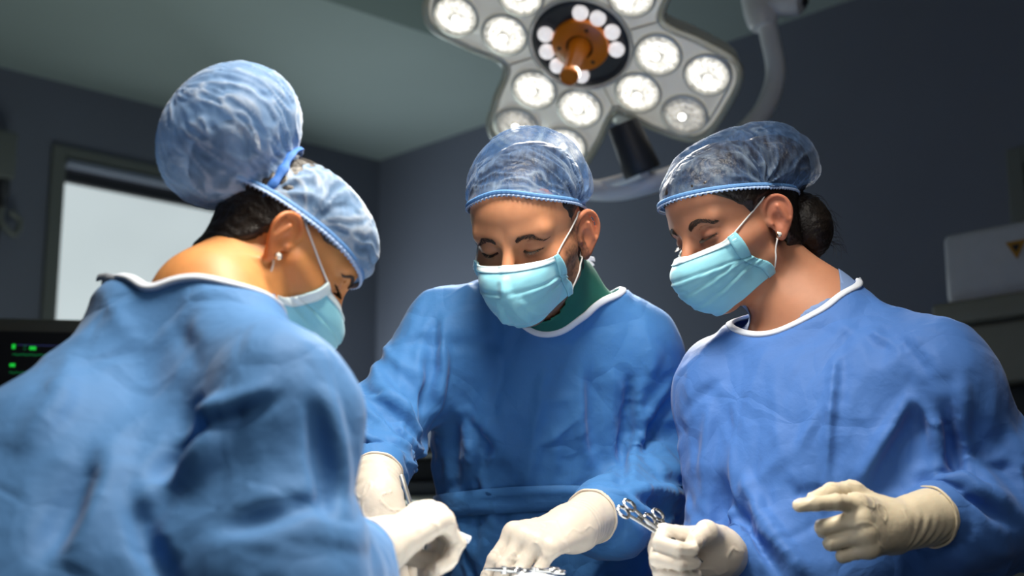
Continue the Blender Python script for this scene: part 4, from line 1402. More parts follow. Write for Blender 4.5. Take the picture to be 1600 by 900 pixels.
# ---- hair that fits the skull
def hair(root, H, inside, thick=.006, extra=None, name='hair', zlo=-.16, dispf=None, mat=None):
    hs = H['scale']
    def fn(p):
        q = in_head(H, p); a = q / hs
        m = inside(a)
        skull = ell(a, (0, -.010, .036), (.0755, .099, .082))
        skull = smin(skull, ell(a, (0, .028, .040), (.0665, .068, .062)), .03)
        skull = smin(skull, ell(a, (0, .022, -.035), (.0615, .068, .080)), .03)
        neck = rc(a, (0, -.028, -.055), (0, -.050, -.16), .054, .056)
        skull = smin(skull, neck, .045)
        d = (skull - (thick * sstep(m, -.004, .012) - .006 * (1 - sstep(m, -.012, .0))) )
        if extra is not None: d = smin(d, extra(a), .012)
        return (d * hs).astype(f32)
    O = np.asarray(H['O'])
    P, F = sdf_mesh(fn, O - .19, O + .19, .0032, snap=1)
    q = in_head(H, P.astype(f32)) / hs
    m = inside(q)
    ok = (m > -.010)
    if extra is not None: ok |= extra(q) < .006
    P, F, _ = compact(P, F, ok[F].all(1))
    q = in_head(H, P.astype(f32)) / hs
    N = vnormals(P, F)
    sn = np.sin(vnoise(q * [1.0, .5, 1.0], 26, 4, 2) * 26) * .0007
    P = P + N * (sn + vnoise(q, 60, 8, 2) * .0007)[:, None]
    return mk(name, P, F, mat or M['hair'], root)

def strands(root, H, curves, r=.00045, name='hair_wisps'):
    mb = MB()
    for c in curves:
        pts = to_world(H, crom(np.array(c), 5))
        rad = np.linspace(r, r * .35, len(pts))
        mb.tube(pts, rad, 4)
    return mb.build(name, M['lash'], root)

# ---- bouffant cap
def cap(root, H, fn_local, plane, mat, pinch=None, amp=.0016, freq=70, edge_amp=.0026, puck=64, step=.0032, dense_edge=.018, ribs=None, frill=.004, edge_mat=None, gather=None):
    """fn_local distance field in head units, plane(q)->height above the elastic"""
    hs = H['scale']; O = np.asarray(H['O'])
    fn = lambda p: (fn_local(in_head(H, p) / hs) * hs).astype(f32)
    c0 = H.get('capc', (0, -.02, .07))
    cw = to_world(H, np.array(c0) * hs)
    R_ = H.get('capr', .18)
    P, F = sdf_mesh(fn, cw - R_, cw + R_, step, snap=1)
    q = in_head(H, P.astype(f32)) / hs
    h = plane(q)
    P, F, _ = compact(P, F, (h[F] > 0).any(1))
    q = in_head(H, P.astype(f32)) / hs; h = plane(q)
    g = plane(q + V3(0, 0, .001)) - h
    dn = h < 0                                                  # snap the border onto the plane
    zl = H['R'][2]
    P[dn] -= zl * (h[dn] / (g[dn] / .001))[:, None] * hs
    q = in_head(H, P.astype(f32)) / hs; h = np.maximum(plane(q), 0)
    N = vnormals(P, F)
    ph = np.arctan2(q[:, 0], q[:, 1] + .01)
    e = np.exp(-h / .020)
    dsp = edge_amp * e * np.sin(ph * puck + 2.5 * vnoise(q, 20, 2)) * (.5 + .5 * vnoise(q, 18, 7)) * sstep(h, .0, .006)
    w = np.stack([q[:, 0], q[:, 1], q[:, 2]], -1)
    wq = w + .010 * np.stack([vnoise(w, 25, 11), vnoise(w, 25, 12), vnoise(w, 25, 13)], -1)
    # pleats run over the crown from one ear side to the other
    def pleat(cy, cz, K):
        al = np.arctan2(w[:, 2] - cz, w[:, 1] - cy)
        r_ = np.hypot(w[:, 2] - cz, w[:, 1] - cy)
        cc = np.stack([al * K, w[:, 0] * 26, r_ * 8], -1) + .55 * np.stack([vnoise(w, 42, 11), vnoise(w, 42, 12), vnoise(w, 42, 13)], -1)
        return 1 - 2 * np.abs(vnoise(cc, 1.0, 21, 2))
    rd = pleat(0.0, .02, freq / 8)
    if H.get('bunc'):
        al2 = np.arctan2(w[:, 2] - H['bunc'][2], w[:, 0])
        r2 = 1 - 2 * np.abs(vnoise(np.stack([al2 * 7.5, w[:, 1] * 22, w[:, 0] * 0], -1) + .8 * np.stack([vnoise(w, 38, 11), vnoise(w, 38, 12), vnoise(w, 38, 13)], -1), 1.0, 23, 2)); mb_ = sstep(-w[:, 1], .060, .075)
        rd = rd * (1 - mb_) + r2 * mb_
    dsp += amp * (rd - .3) * sstep(h, .004, .02)
    pale = np.clip((rd - .52) * 1.9, 0, 1) * (.35 + .65 * np.clip(vnoise(w, 24, 31, 2) * 1.6 + .5, 0, 1))
    dens = .50 * np.exp(-h / dense_edge) + .34 * pale
    if pinch is not None:
        for pt, ax_, rad_, am, nf in pinch:
            pt = np.array(pt); v = w - pt
            dd = np.linalg.norm(v, axis=1)
            a1 = nrm(ax_[0]); a2 = nrm(ax_[1])
            an = np.arctan2(v @ a2, v @ a1)
            fo = np.exp(-dd / rad_)
            s = 1 - 2 * np.abs(np.sin(an * nf + 1.4 * vnoise(w, 22, 5) + .5))
            dsp += am * fo * s * sstep(dd, .004, .02)
            dens += .55 * fo * np.clip(s, 0, 1) + .40 * np.exp(-dd / (rad_ * .5))
            pale = np.maximum(pale, .6 * fo * np.clip(s, 0, 1))
    P = P + N * dsp[:, None] * hs
    # the border is drawn in onto the head by the elastic
    q = in_head(H, P.astype(f32)) / hs
    hd_ = lambda p: head_sdf((p * hs).astype(f32), H) / hs
    ro = H.get('rimoff', .0045)
    for _ in range(2):
        nearr = np.exp(-(np.maximum(h, 0) / H.get('rimfall', .012)) ** 2)
        sel = nearr > .02
        d_ = hd_(q[sel]); g_ = grad(hd_, q[sel], .002); g_[:, 2] *= .2
        q[sel] = q[sel] - g_ * ((d_ - ro) * nearr[sel])[:, None] * .8
    P = to_world(H, q * hs)
    o = mk('surgical_cap', P, F, mat, root, attrs={'dense': np.clip(dens, 0, .95), 'pale': pale})
    # elastic edge with a small frill
    ang = np.linspace(0, 2 * math.pi, 289)[:-1]
    cen = np.array(H.get('edgec', (0, -.008)))
    rs = []
    for a_ in ang:
        d_ = np.array([math.sin(a_), math.cos(a_)])
        lo_, hi_ = .04, .20
        rads = np.linspace(.20, .04, 60)
        pts = np.stack([cen[0] + d_[0] * rads, cen[1] + d_[1] * rads, np.zeros(60)], -1)
        pts[:, 2] = H['planez'](pts)
        v = np.maximum(fn_local(pts.astype(f32)), -1e9) * 0 + ell(pts.astype(f32), (0, -.010, .036), (.0755, .099, .082))
        v = smin(v, ell(pts.astype(f32), (0, .028, .040), (.0665, .068, .062)), .03) - H.get('rimoff', .0045) - .001
        i = np.argmax(v < 0) if (v < 0).any() else 59
        i = max(i, 1); t = v[i - 1] / (v[i - 1] - v[i] + 1e-9)
        rs.append(pts[i - 1] + (pts[i] - pts[i - 1]) * t)
    rs = np.array(rs); rs[:, 2] = H['planez'](rs)
    nE = len(rs); out = rs - [cen[0], cen[1], 0]; out[:, 2] = 0; out /= np.linalg.norm(out, axis=1)[:, None]
    k = np.arange(nE)
    Vv = []
    rows = [(-.0010, .0052, .0), (.0002, .0038, .4), (.0001, .0024, .2), (.0007, .0012, .4), (.0002, -.0002, .3), (.0008, -.5 * frill, .9), (.0008, -frill, 1.3)]
    rng = np.random.RandomState(5)
    wob = vnoise(np.stack([k * .37, k * 0, k * 0], -1), 1.0, 3)
    for (do, dz, ru) in rows:
        r_ = out * (do + ru * .0013 * np.sin(k * 2 * math.pi / 3.2 + wob)[:, None])
        zz = dz + (ru > .9) * .0016 * np.sin(k * 2 * math.pi / 3.2 * 1.0 + 1 + wob)
        Vv += list(to_world(H, (rs + r_ + np.stack([k * 0, k * 0, zz], -1)) * hs))
    def rws(i0, i1):
        return [(i * nE + j, i * nE + (j + 1) % nE, (i + 1) * nE + (j + 1) % nE, (i + 1) * nE + j) for i in range(i0, i1) for j in range(nE)]
    e_ = mk('cap_elastic', Vv, rws(0, len(rows) - 3), M['cap_edge'], root); mod(e_, 'SOLIDIFY', thickness=.0007, offset=0)
    e_.parent = o
    e_ = mk('cap_frill', Vv, rws(len(rows) - 3, len(rows) - 1), edge_mat or M['frill'], root); mod(e_, 'SOLIDIFY', thickness=.0006, offset=0)
    e_.parent = o
    e_.matrix_parent_inverse = Matrix.Identity(4)
    return o

# ---- pleated face mask
def face_mask(root, H, S, ear_side=(1,), seed=1, mat=None):
    """S: control rows top to bottom: (half width x, side y, side z, centre y, centre z)"""
    hs = H['scale']
    rows = np.array(S['rows'], float)
    nv, nu = 46, 72
    v = np.linspace(0, 1, nv); 
    RR = crom(rows, 20); vi = np.linspace(0, len(RR) - 1, nv)
    RR = np.stack([np.interp(vi, np.arange(len(RR)), RR[:, k]) for k in range(5)], -1)
    P = np.zeros((nv, nu, 3)); U = np.linspace(-1, 1, nu)
    for i in range(nv):
        w, ys, zs_, yc, zc = RR[i]
        a = U * math.pi / 2
        ex = S.get('sharp', .85)
        cx = np.sign(np.sin(a)) * np.abs(np.sin(a)) ** .95 * w
        cc = np.cos(a).clip(0) ** ex
        P[i, :, 0] = cx + S.get('shift', 0) * v[i]
        P[i, :, 1] = ys + (yc - ys) * cc
        P[i, :, 2] = zs_ + (zc - zs_) * np.cos(a).clip(0) ** 1.1
    Pf = P.reshape(-1, 3)
    # keep it off the face
    for _ in range(3):
        d = head_sdf((Pf * hs).astype(f32), H) / hs
        g = grad(lambda p: head_sdf((p * hs).astype(f32), H), Pf, .001)
        m = d < .0030
        Pf[m] += g[m] * (.0030 - d[m])[:, None]
    P = Pf.reshape(nv, nu, 3)
    for _ in range(2):
        Q = P.copy(); Q[1:-1, 1:-1] = (P[:-2, 1:-1] + P[2:, 1:-1] + P[1:-1, :-2] + P[1:-1, 2:] + P[1:-1, 1:-1] * 2) / 6; P = Q
    # pleats: overlapping steps, tight at the sides and opened in the middle
    du = np.gradient(P, axis=1); dv = np.gradient(P, axis=0)
    N = np.cross(du, dv); N /= np.linalg.norm(N, axis=2)[:, :, None] + 1e-9
    if N[nv // 2, nu // 2, 1] < 0: N = -N
    UU, VV = np.meshgrid(U, v)
    dsp = np.zeros((nv, nu))
    for v0, sg in S.get('pleats', ((.36, 1), (.55, 1), (.74, 1))):
        vc = v0 + S.get('fan', .05) * (np.abs(UU) ** 2) * (1 if v0 < .5 else -1)
        t = (VV - vc)
        dsp += sg * .0034 * np.clip(1 - np.abs(t - .012) / .016, 0, 1) * (.35 + .65 * np.abs(UU) ** 1.0)
        dsp += -.0016 * np.exp(-((t + .03) / .02) ** 2)
    # drawn-in creases
    for (u0, v0, u1, v1, wd, am) in S.get('creases', ()):
        a = np.array([u0, v0]); b = np.array([u1, v1]); ab = b - a
        pp = np.stack([UU, VV], -1) - a
        h = np.clip((pp @ ab) / (ab @ ab), 0, 1)
        dd = np.linalg.norm(pp - h[..., None] * ab, axis=2)
        dsp += am * np.clip(1 - dd / wd, 0, 1) ** 1.3 * (1 - .5 * h)
    Pn = P.reshape(-1, 3)
    dsp += .0012 * (vnoise(Pn, 45, seed, 2).reshape(nv, nu)) * sstep(VV, .08, .2)
    P = P + N * dsp[..., None]
    # gathered ear edges
    V_ = to_world(H, P.reshape(-1, 3) * hs)
    F_ = [(i * nu + j, i * nu + j + 1, (i + 1) * nu + j + 1, (i + 1) * nu + j) for i in range(nv - 1) for j in range(nu - 1)]
    o = mk('face_mask', V_, F_, mat or M['mask'], root); mod(o, 'SOLIDIFY', thickness=.0012, offset=0)
    # top binding (white) and side bindings
    def strip(idx_rows, name, mat_, lift=.0012, teeth=0):
        A = np.array([P[i, j] + N[i, j] * lift for i, j in idx_rows[0]]); B = np.array([P[i, j] + N[i, j] * lift for i, j in idx_rows[1]])
        n = len(A); Vv = []
        if teeth:
            tv = np.arange(n)
            A = A + np.array([N[i, j] for i, j in idx_rows[0]]) * (.0009 * (tv % 2))[:, None]
            B = B + np.array([N[i, j] for i, j in idx_rows[1]]) * (.0009 * (tv % 2))[:, None]
        for s_ in np.linspace(0, 1, 5): Vv += list(to_world(H, (A + (B - A) * s_ ) * hs))
        Ff = [(r * n + k, r * n + k + 1, (r + 1) * n + k + 1, (r + 1) * n + k) for r in range(4) for k in range(n - 1)]
        b = mk(name, Vv, Ff, mat_, root); mod(b, 'SOLIDIFY', thickness=.0014, offset=0)
        b.parent = o; return b
    tw = S.get('top_rows', 5)
    vm = {}
    A = [(0, j) for j in range(nu)]; B = [(tw, j) for j in range(nu)]
    strip((A, B), 'top_binding', M['mask_white'], .0014)
    for jj, kk in ((0, 3), (nu - 1, nu - 4)):
        strip(([(i, jj) for i in range(nv)], [(i, kk) for i in range(nv)]), 'side_binding', S.get('side_mat', M['mask']), .0018, 1)
    # stitches
    mb = MB()
    for rI in (1, tw):
        for j in range(0, nu - 1):
            a = P[rI, j] + N[rI, j] * .0026; b = P[rI, j + 1] + N[rI, j + 1] * .0026
            for k in range(2):
                s0 = a + (b - a) * (k * .5 + .1); s1 = a + (b - a) * (k * .5 + .35)
                mb.tube(to_world(H, np.array([s0, s1]) * hs), .00032, 4)
    st = mb.build('stitching', S.get('stitch_mat', M['mask']), root); st.parent = o
    # ear loops
    for sd in ear_side:
        jj = nu - 1 if sd > 0 else 0
        top, bot = P[0, jj], P[-2, jj]
        E_ = lambda x, y, z: np.array([x * sd, y, z])
        c1 = crom([top, top * .5 + E_(.0735, .006, .016) * .5, E_(.0745, .004, .018), E_(.0760, -.010, .024), E_(.0750, -.026, .012), E_(.0735, -.024, -.012), E_(.0735, -.012, -.036), E_(.0735, -.002, -.046), bot * .55 + E_(.0735, .000, -.046) * .45, bot], 8)
        hd_ = lambda p: head_sdf((p * hs).astype(f32), H) / hs
        for _ in range(3):
            d_ = hd_(c1.astype(f32)); g_ = grad(hd_, c1, .001); m_ = d_ < .0012
            m_[0] = m_[-1] = False
            c1[m_] += g_[m_] * (.0012 - d_[m_])[:, None]
        mb = MB(); mb.tube(to_world(H, c1 * hs), S.get('loop_r', .0012), 8)
        l = mb.build('ear_loop', M['loop'], root); l.parent = o
    return o

def brows(root, H, pts, w=.0038, n=150, seed=1, name='eyebrow', side=1, rr=.00032, lift=.0020):
    """short hairs laid along the brow ridge"""
    rng = random.Random(seed); hs = H['scale']
    C = crom(np.array(pts), 12); mb = MB()
    hd = lambda p: head_sdf((p * hs).astype(f32), H) / hs
    B = []
    for k in range(n):
        t = rng.random(); i = int(t * (len(C) - 2)); c = C[i]; d = nrm(C[i + 1] - C[i])
        ww = w * (1 - .60 * t ** 2) * (1 if t > .08 else .6)
        off = rng.uniform(-1, 1) * ww
        p = c + np.array([0, 0, off]); L = rng.uniform(.005, .008) * (1 - .3 * t)
        up = .75 * (1 - t) - .25 * t - off / ww * .25
        dirv = nrm(d + np.array([0, 0, up]))
        B.append([p, p + dirv * L * .5, p + dirv * L + [0, 0, -.0006]])
    B = np.array(B).reshape(-1, 3)
    for _ in range(3):
        g = grad(hd, B, .0008); dd = hd(B.astype(f32)); B = B - g * (dd - lift * .5)[:, None]
    B = B.reshape(-1, 3, 3)
    for b in B:
        if side < 0: b = b * [-1, 1, 1]
        mb.tube(to_world(H, b * hs), (rr, rr * .9, rr * .3), 4)
    return mb.build(name, M['brow'], root)

def lashes(root, H, pts, n=34, L=.008, seed=1, side=1, down=.6):
    rng = random.Random(seed); hs = H['scale']; C = crom(np.array(pts), 12); mb = MB()
    for k in range(n):
        t = (k + rng.random() * .6) / n; i = min(int(t * (len(C) - 1)), len(C) - 2); c = C[i].copy()
        d = nrm([.25 + .9 * (t - .2), 1.0, -down])
        l = L * (.6 + .5 * math.sin(math.pi * min(t + .15, 1)))
        b = np.array([c, c + d * l * .5, c + d * l + [0, 0, .0012]])
        if side < 0: b = b * [-1, 1, 1]
        mb.tube(to_world(H, b * hs), (.0005, .0004, .0001), 4)
    b = C.copy()
    if side < 0: b = b * [-1, 1, 1]
    mb.tube(to_world(H, b * hs), .0007, 5)
    return mb.build('eyelashes', M['lash'], root)

def glove(root, W, D, Nn, s, spec, el, sc=1.0, mat=None, cuff_r=(.033, .041), step=.0022, wrinkle=1.0, name='glove', clen=.078):
    cuff = np.asarray(W) + nrm(np.asarray(el) - np.asarray(W)) * clen
    Jn = hand_joints(W, D, Nn, s, spec, sc)
    fn = hand_fn(Jn, sc, cuff, cuff_r, wrinkle)
    allp = np.array([p for f in ('index', 'middle', 'ring', 'pinky', 'thumb') for p in Jn[f]] + [np.asarray(W), np.asarray(cuff)])
    P, F = sdf_mesh(fn, allp.min(0) - .055, allp.max(0) + .055, step, snap=1)
    o = mk(name, P, F, mat or M['glove'], root)
    mb = MB()                                                    # rolled bead at the end of the cuff
    cf = np.asarray(cuff); ax = nrm(cf - np.asarray(W)); e1 = nrm(np.cross(ax, [0.1, 0, 1])); e2 = np.cross(ax, e1)
    ring_ = np.array([cf - ax * .0095 + (e1 * math.cos(a) + e2 * math.sin(a)) * (cuff_r[1] + .0006 + .0004 * math.sin(a * 9)) for a in np.linspace(0, 2 * math.pi, 49)])
    mb.tube(ring_, .0019, 8, caps=False)
    b = mb.build('cuff_bead', mat or M['glove'], root); b.parent = o
    return o, Jn
# ---------------------------------------------------------------- the middle surgeon
def dirv(yaw, pitch):
    """yaw in degrees from facing the camera towards the right of the photo, pitch downwards"""
    y, p = math.radians(yaw), math.radians(pitch)
    return np.array([math.sin(y) * math.cos(p), -math.cos(y) * math.cos(p), -math.sin(p)])

def head(px, py, Y, yaw, pitch, roll, scale, **kw):
    F = dirv(yaw, pitch); R = frame_u(F, math.radians(roll))
    H = dict(R=R, scale=scale, **kw)
    H['O'] = at(px, py, Y) - R[1] * .0865 * scale
    return H

ZI = 1.0
# -------- man
HM = head(797, 388, 1.99, -23, 27, 1, 1.0, fem=0, lines=False, ear=1.08, flare=1.15)
nbM = at(868, 452, 2.20)
JM = dict(nb=nbM, sh=[at(700, 522, 2.24), at(992, 540, 2.26)], hip=np.array([.055, 2.42, .97]), front=np.array([-.05, -1, -.1]),
          el=[at(585, 662, 2.15), at(1062, 732, 2.32)], wr=[at(588, 782, 1.95), at(893, 824, 1.94)],
          kn=[np.array([-.04, 2.40, .50]), np.array([.15, 2.44, .50])], an=[np.array([-.05, 2.42, .08]), np.array([.16, 2.46, .08])],
          wide=1.06, neck_r=.058, sleeve=(.068, .064, .058), sk0=.165)
JM['cuff'] = [(at(577, 735, 2.01), at(582, 768, 1.965)), (at(965, 800, 2.03), at(915, 820, 1.955))]
JM['neckline'] = [(755, 428), (795, 462), (835, 489), (870, 494), (910, 485), (950, 464), (974, 446), at(960, 425, 2.28), at(900, 412, 2.34), at(820, 408, 2.32), at(765, 412, 2.24)]
JM['neckaxis'] = np.array([-.05, -.55, 1.0])
JM['scrub'] = [(800, 440), (822, 470), (856, 492), (882, 486), (904, 466), (918, 440), at(920, 412, 2.24), at(890, 395, 2.29), at(850, 390, 2.30), at(815, 400, 2.25)]
JM['armgrow'] = 1.2; JM['crease'] = 1.7; JM['ncrease'] = 200
JM['foldk'] = 1.5; JM['wrk'] = 1.45
JM['folds'] = [([(680, 470), (674, 560), (663, 680)], 8, -.012), ([(694, 470), (688, 560), (680, 640)], 9, .008), ([(712, 640), (706, 700), (708, 757)], 8, -.008), ([(742, 640), (758, 680), (742, 735)], 8, -.006),
               ([(726, 640), (740, 690), (728, 735)], 8, .006), ([(860, 505), (842, 620), (816, 757)], 6, .0045), ([(926, 530), (930, 680), (950, 720)], 10, -.007), ([(906, 530), (910, 660), (925, 720)], 10, .005),
               ([(985, 570), (978, 660), (968, 750)], 8, -.012), ([(1000, 570), (994, 660), (986, 740)], 8, .008), ([(1052, 576), (1005, 636), (986, 691)], 7, .007), ([(1055, 600), (1015, 655), (1000, 700)], 7, -.008),
               ([(564, 600), (610, 630), (645, 672)], 9, -.011), ([(575, 580), (620, 615), (650, 645)], 8, .008), ([(542, 680), (580, 690), (622, 716)], 7, -.009), ([(545, 662), (590, 672), (630, 700)], 7, .008), ([(550, 725), (580, 715), (615, 735)], 6, .006),
               ([(695, 748), (760, 762), (850, 772), (930, 770)], 5, -.008), ([(880, 600), (900, 640), (860, 672), (815, 690)], 4, .004),
               ([(992, 757), (1020, 765), (1058, 792)], 7, -.009), ([(985, 742), (1030, 748), (1075, 760)], 7, .008), ([(1000, 700), (1040, 725), (1085, 740)], 8, -.008), ([(940, 760), (985, 765), (1030, 800)], 6, .006), ([(770, 470), (782, 560), (770, 640)], 10, -.005)]
man, bM, bvM, gM = person('man', 'person bowing beneath the lamp, blue gown over green scrub top, dark stubble',
    JM, HM, dict(base=(.56, .255, .135), red=(.55, .13, .07), lidc=(.42, .19, .12), stubble=.92), dict(gown=M['gown'], scrub=M['scrub']))
belt(man, bvM, JM['hip'], 1.195, .019, .004, mat=M['gown'])
# hair: short sides under the cap
def ins_m(a):
    x = np.abs(a[:, 0]); y, z = a[:, 1], a[:, 2]
    top = z - (.079 + .0 * y)                                            # forehead hairline
    side = np.minimum(np.interp(z, [-.05, -.02, 0, .02, .04, .06, .08], [.002, .004, .010, .020, .034, .045, .055]) - y, z + .034)   # temple and sideburn
    side = np.minimum(side, x - .030)
    back = np.minimum(-.030 - y, z + .075)
    ear = .042 - np.sqrt(((y + .008) / 1.0) ** 2 + ((z + .012) / 1.2) ** 2)
    r = np.maximum(np.maximum(top, side), back)
    return np.where(x > .03, np.minimum(r, -ear + .004), r)
hair(man, HM, ins_m, .0035, extra=lambda a: ell(a, (0, -.030, .062), (.0775, .086, .070)))
capM_f = lambda a: smin(ell(a, (0, -.014, .050), (.0865, .110, .088)), ell(a, (.004, -.045, .070), (.080, .080, .080)), .04)
HM['planez'] = lambda p: .0395 + .33 * (p[:, 1]) + .035 * np.exp(-((p[:, 1] - .085) / .05) ** 2) * 0 + .012 * np.exp(-(p[:, 0] / .05) ** 2) * (p[:, 1] > 0)
plM = lambda q: q[:, 2] - HM['planez'](q)
capM = cap(man, HM, capM_f, plM, M['cap'], pinch=[((-.078, .004, .036), ((0, 1, 0), (0, 0, 1)), .055, .0045, 5), ((.078, .004, .036), ((0, 1, 0), (0, 0, 1)), .055, .0045, 5)], amp=.0024, freq=80, step=.0026)
face_mask(man, HM, dict(rows=[(.058, .064, -.020, .112, -.020), (.060, .058, -.034, .130, -.036), (.060, .052, -.048, .135, -.058), (.059, .044, -.060, .127, -.084), (.056, .032, -.070, .108, -.106), (.050, .026, -.082, .086, -.116)],
    pleats=((.40, 1), (.60, -1)), creases=((.0, .22, -.18, .80, .10, .0065), (.0, .35, .32, .95, .12, .006), (.08, .50, .16, .98, .09, -.006), (-.2, .5, -.5, .9, .1, .005)), top_rows=5), ear_side=(-1, 1), seed=3)
for sd in (1, -1):
    brows(man, HM, [(.013, .094, .0138), (.023, .092, .0165), (.035, .086, .0188), (.051, .071, .0155)], w=.0028, n=250, rr=.00024, seed=4, side=sd)
    lashes(man, HM, [(.0195, .084, -.0045), (.026, .0880, -.0068), (.0325, .0885, -.0076), (.040, .0855, -.0068), (.047, .077, -.0045)], n=30, L=.0065, side=sd, down=.9)
glove(man, JM['wr'][0], (.05, -.45, -.85), (-.15, -.85, .5), -1,
      dict(index=(35, 35, 25, 6), middle=(25, 35, 25, 1), ring=(20, 35, 25, -3), pinky=(15, 35, 25, -8), thumb=[(.020, .020, -.012), (.040, .050, -.024), (.044, .080, -.034), (.036, .104, -.046)]), JM['el'][0], 1.0, cuff_r=(.032, .037))
glove(man, JM['wr'][1], (-.62, -.72, -.20), (.05, -.45, .85), 1,
      dict(index=(48, 22, 10, 6), middle=(50, 26, 12, 1), ring=(52, 30, 14, -3), pinky=(54, 34, 16, -8), thumb=[(.022, .016, -.014), (.040, .046, -.036), (.046, .066, -.060), (.044, .080, -.084)]), JM['el'][1], 1.0, cuff_r=(.032, .037))

def ties(root, pts_list, mat=None, w=.0045):
    for pts in pts_list:
        mb = MB(); mb.tube(crom(np.array(pts), 6), w, 8, flat=.22); mb.build('collar_tie', mat or M['binding'], root)
ties(man, [[at(900, 408, 2.31), at(915, 403, 2.31), at(929, 405, 2.32)], [at(905, 413, 2.30), at(918, 409, 2.31), at(926, 416, 2.31)]])
# ---------------------------------------------------------------- the surgeon on the left, seen from behind her right shoulder
def head_by_ear(px, py, Y, side, yaw, pitch, roll, scale, **kw):
    F = dirv(yaw, pitch); R = frame_u(F, math.radians(roll))
    H = dict(R=R, scale=scale, **kw)
    H['O'] = at(px, py, Y) - np.array([.080 * side, -.012, -.010]) @ R * scale
    return H

HL = head_by_ear(446, 370, 1.56, 1, 113, 36, 0, .895, fem=1, ear=.98, flare=1.1)
JL = dict(nb=np.array([-.335, 1.56, 1.385]), sh=[np.array([-.435, 1.68, 1.305]), at(440, 628, 1.40)], hip=np.array([-.50, 1.40, .93]), front=np.array([.8, .6, -.1]),
          el=[np.array([-.33, 1.80, 1.03]), at(448, 905, 1.33)], wr=[np.array([-.24, 1.69, .99]), at(592, 852, 1.60)],
          kn=[np.array([-.50, 1.52, .50]), np.array([-.44, 1.34, .50])], an=[np.array([-.52, 1.52, .08]), np.array([-.46, 1.34, .08])],
          wide=1.12, neck_r=.051, sleeve=(.066, .072, .062), sk0=.18)
JL['cuff'] = [(np.array([-.14, 1.85, 1.02]), np.array([-.11, 1.84, 1.01])), (at(590, 878, 1.53), at(618, 858, 1.59))]
JL['extra'] = [('rc', at(222, 528, 1.56), at(90, 780, 1.48), .070, .13), ('rc', at(80, 760, 1.45), at(-60, 1000, 1.40), .12, .17)]
JL['neckline'] = [(168, 434), (215, 440), (270, 437), (330, 434), at(385, 450, 1.47), at(425, 478, 1.50), at(450, 505, 1.58), at(440, 490, 1.68), at(390, 450, 1.74), at(300, 430, 1.72), at(200, 425, 1.64)]
JL['neckaxis'] = np.array([.25, .15, 1.0])
JL['scrub'] = [at(200, 440, 1.52), at(260, 446, 1.47), at(330, 446, 1.46), at(385, 462, 1.50), at(415, 480, 1.58), at(390, 455, 1.66), at(320, 440, 1.69), at(230, 432, 1.66)]
JL['grow'] = .008; JL['wrk'] = .8; JL['hang'] = .005; JL['crease'] = .5; JL['ncrease'] = 90
JL['folds'] = [([(312, 585), (290, 640), (262, 700), (235, 790)], 20, -.017), ([(350, 590), (335, 660), (300, 740)], 20, .013),
               ([(150, 670), (118, 750), (60, 850)], 22, -.014), ([(190, 650), (160, 740), (110, 860)], 24, .010), ([(330, 660), (260, 720), (196, 765)], 16, .012), ([(205, 730), (232, 820), (275, 900)], 18, -.018),
               ([(250, 710), (330, 640), (450, 585)], 11, -.011), ([(230, 690), (320, 622), (440, 570)], 13, .010), ([(512, 570), (525, 660), (535, 760)], 12, .012), ([(488, 590), (502, 690), (518, 790)], 12, -.013),
               ([(330, 800), (440, 770), (540, 740)], 16, -.010), ([(240, 480), (300, 520), (310, 560)], 16, -.006), ([(120, 520), (90, 600), (30, 680)], 20, .008)]
left, bL, bvL, gL = person('left', 'person seen from behind, large bun bagged in the pale blue cap, gown back nearest us',
    JL, HL, dict(base=(.62, .265, .090), red=(.60, .15, .06), lidc=(.34, .13, .06)), dict(gown=M['gown3'], scrub=M['scrub2']))
def ins_l(a):
    x = np.abs(a[:, 0]); y, z = a[:, 1], a[:, 2]
    top = z - (.052 - .15 * x)
    line = z - np.interp(y, [-.12, -.075, -.045, -.02, .01, .03, .055, .075], [-.085, -.075, -.035, .018, .030, .022, .030, .055])
    return np.maximum(top, line)
bun_c = V3(0, -.085, .105)
HL['bunc'] = (0, -.148, .076)
HL['capc'] = (0, -.05, .05); HL['capr'] = .235
hair(left, HL, ins_l, .005, extra=lambda a: ell(a, (0, -.135, .048), (.045, .040, .055)))
capL_f = lambda a: smin(ell(a, (0, .004, .046), (.0860, .1080, .0760)), ell(a, (0, -.148, .076), (.092, .086, .104)), .022)
HL['planez'] = lambda p: .028 + .04 * p[:, 1]
def plL(q):
    base = q[:, 2] - HL['planez'](q)
    back = np.where(q[:, 1] < -.070, .09, -1)                       # the bag over the bun stays closed
    return np.maximum(base, back * np.ones(len(q)))
HL['rimoff'] = .007
capL = cap(left, HL, capL_f, plL, M['cap_pale'], frill=.0055, pinch=[((.070, -.062, .030), ((0, 1, 0), (0, 0, 1)), .06, .004, 5)], amp=.0036, freq=48, edge_amp=.0025)
mb = MB()                                                            # gathered band between cap and bun bag
ringp = []
for t in np.linspace(-.25 * math.pi, 1.25 * math.pi, 60):
    ringp.append((.078 * math.cos(t), -.070, .050 + .062 * math.sin(t)))
rp = np.array(ringp)
gq = rp.copy()
for _ in range(6):
    g_ = grad(capL_f, gq, .002); d_ = capL_f(gq.astype(f32)); gq = gq - g_ * (d_ - .0005)[:, None]
mb.tube(to_world(HL, gq * HL['scale']), .0075 + .0012 * np.sin(np.arange(60) * 1.1), 8, flat=.55)
bnd = mb.build('gathered_band', M['cap_band'], left); bnd.parent = capL
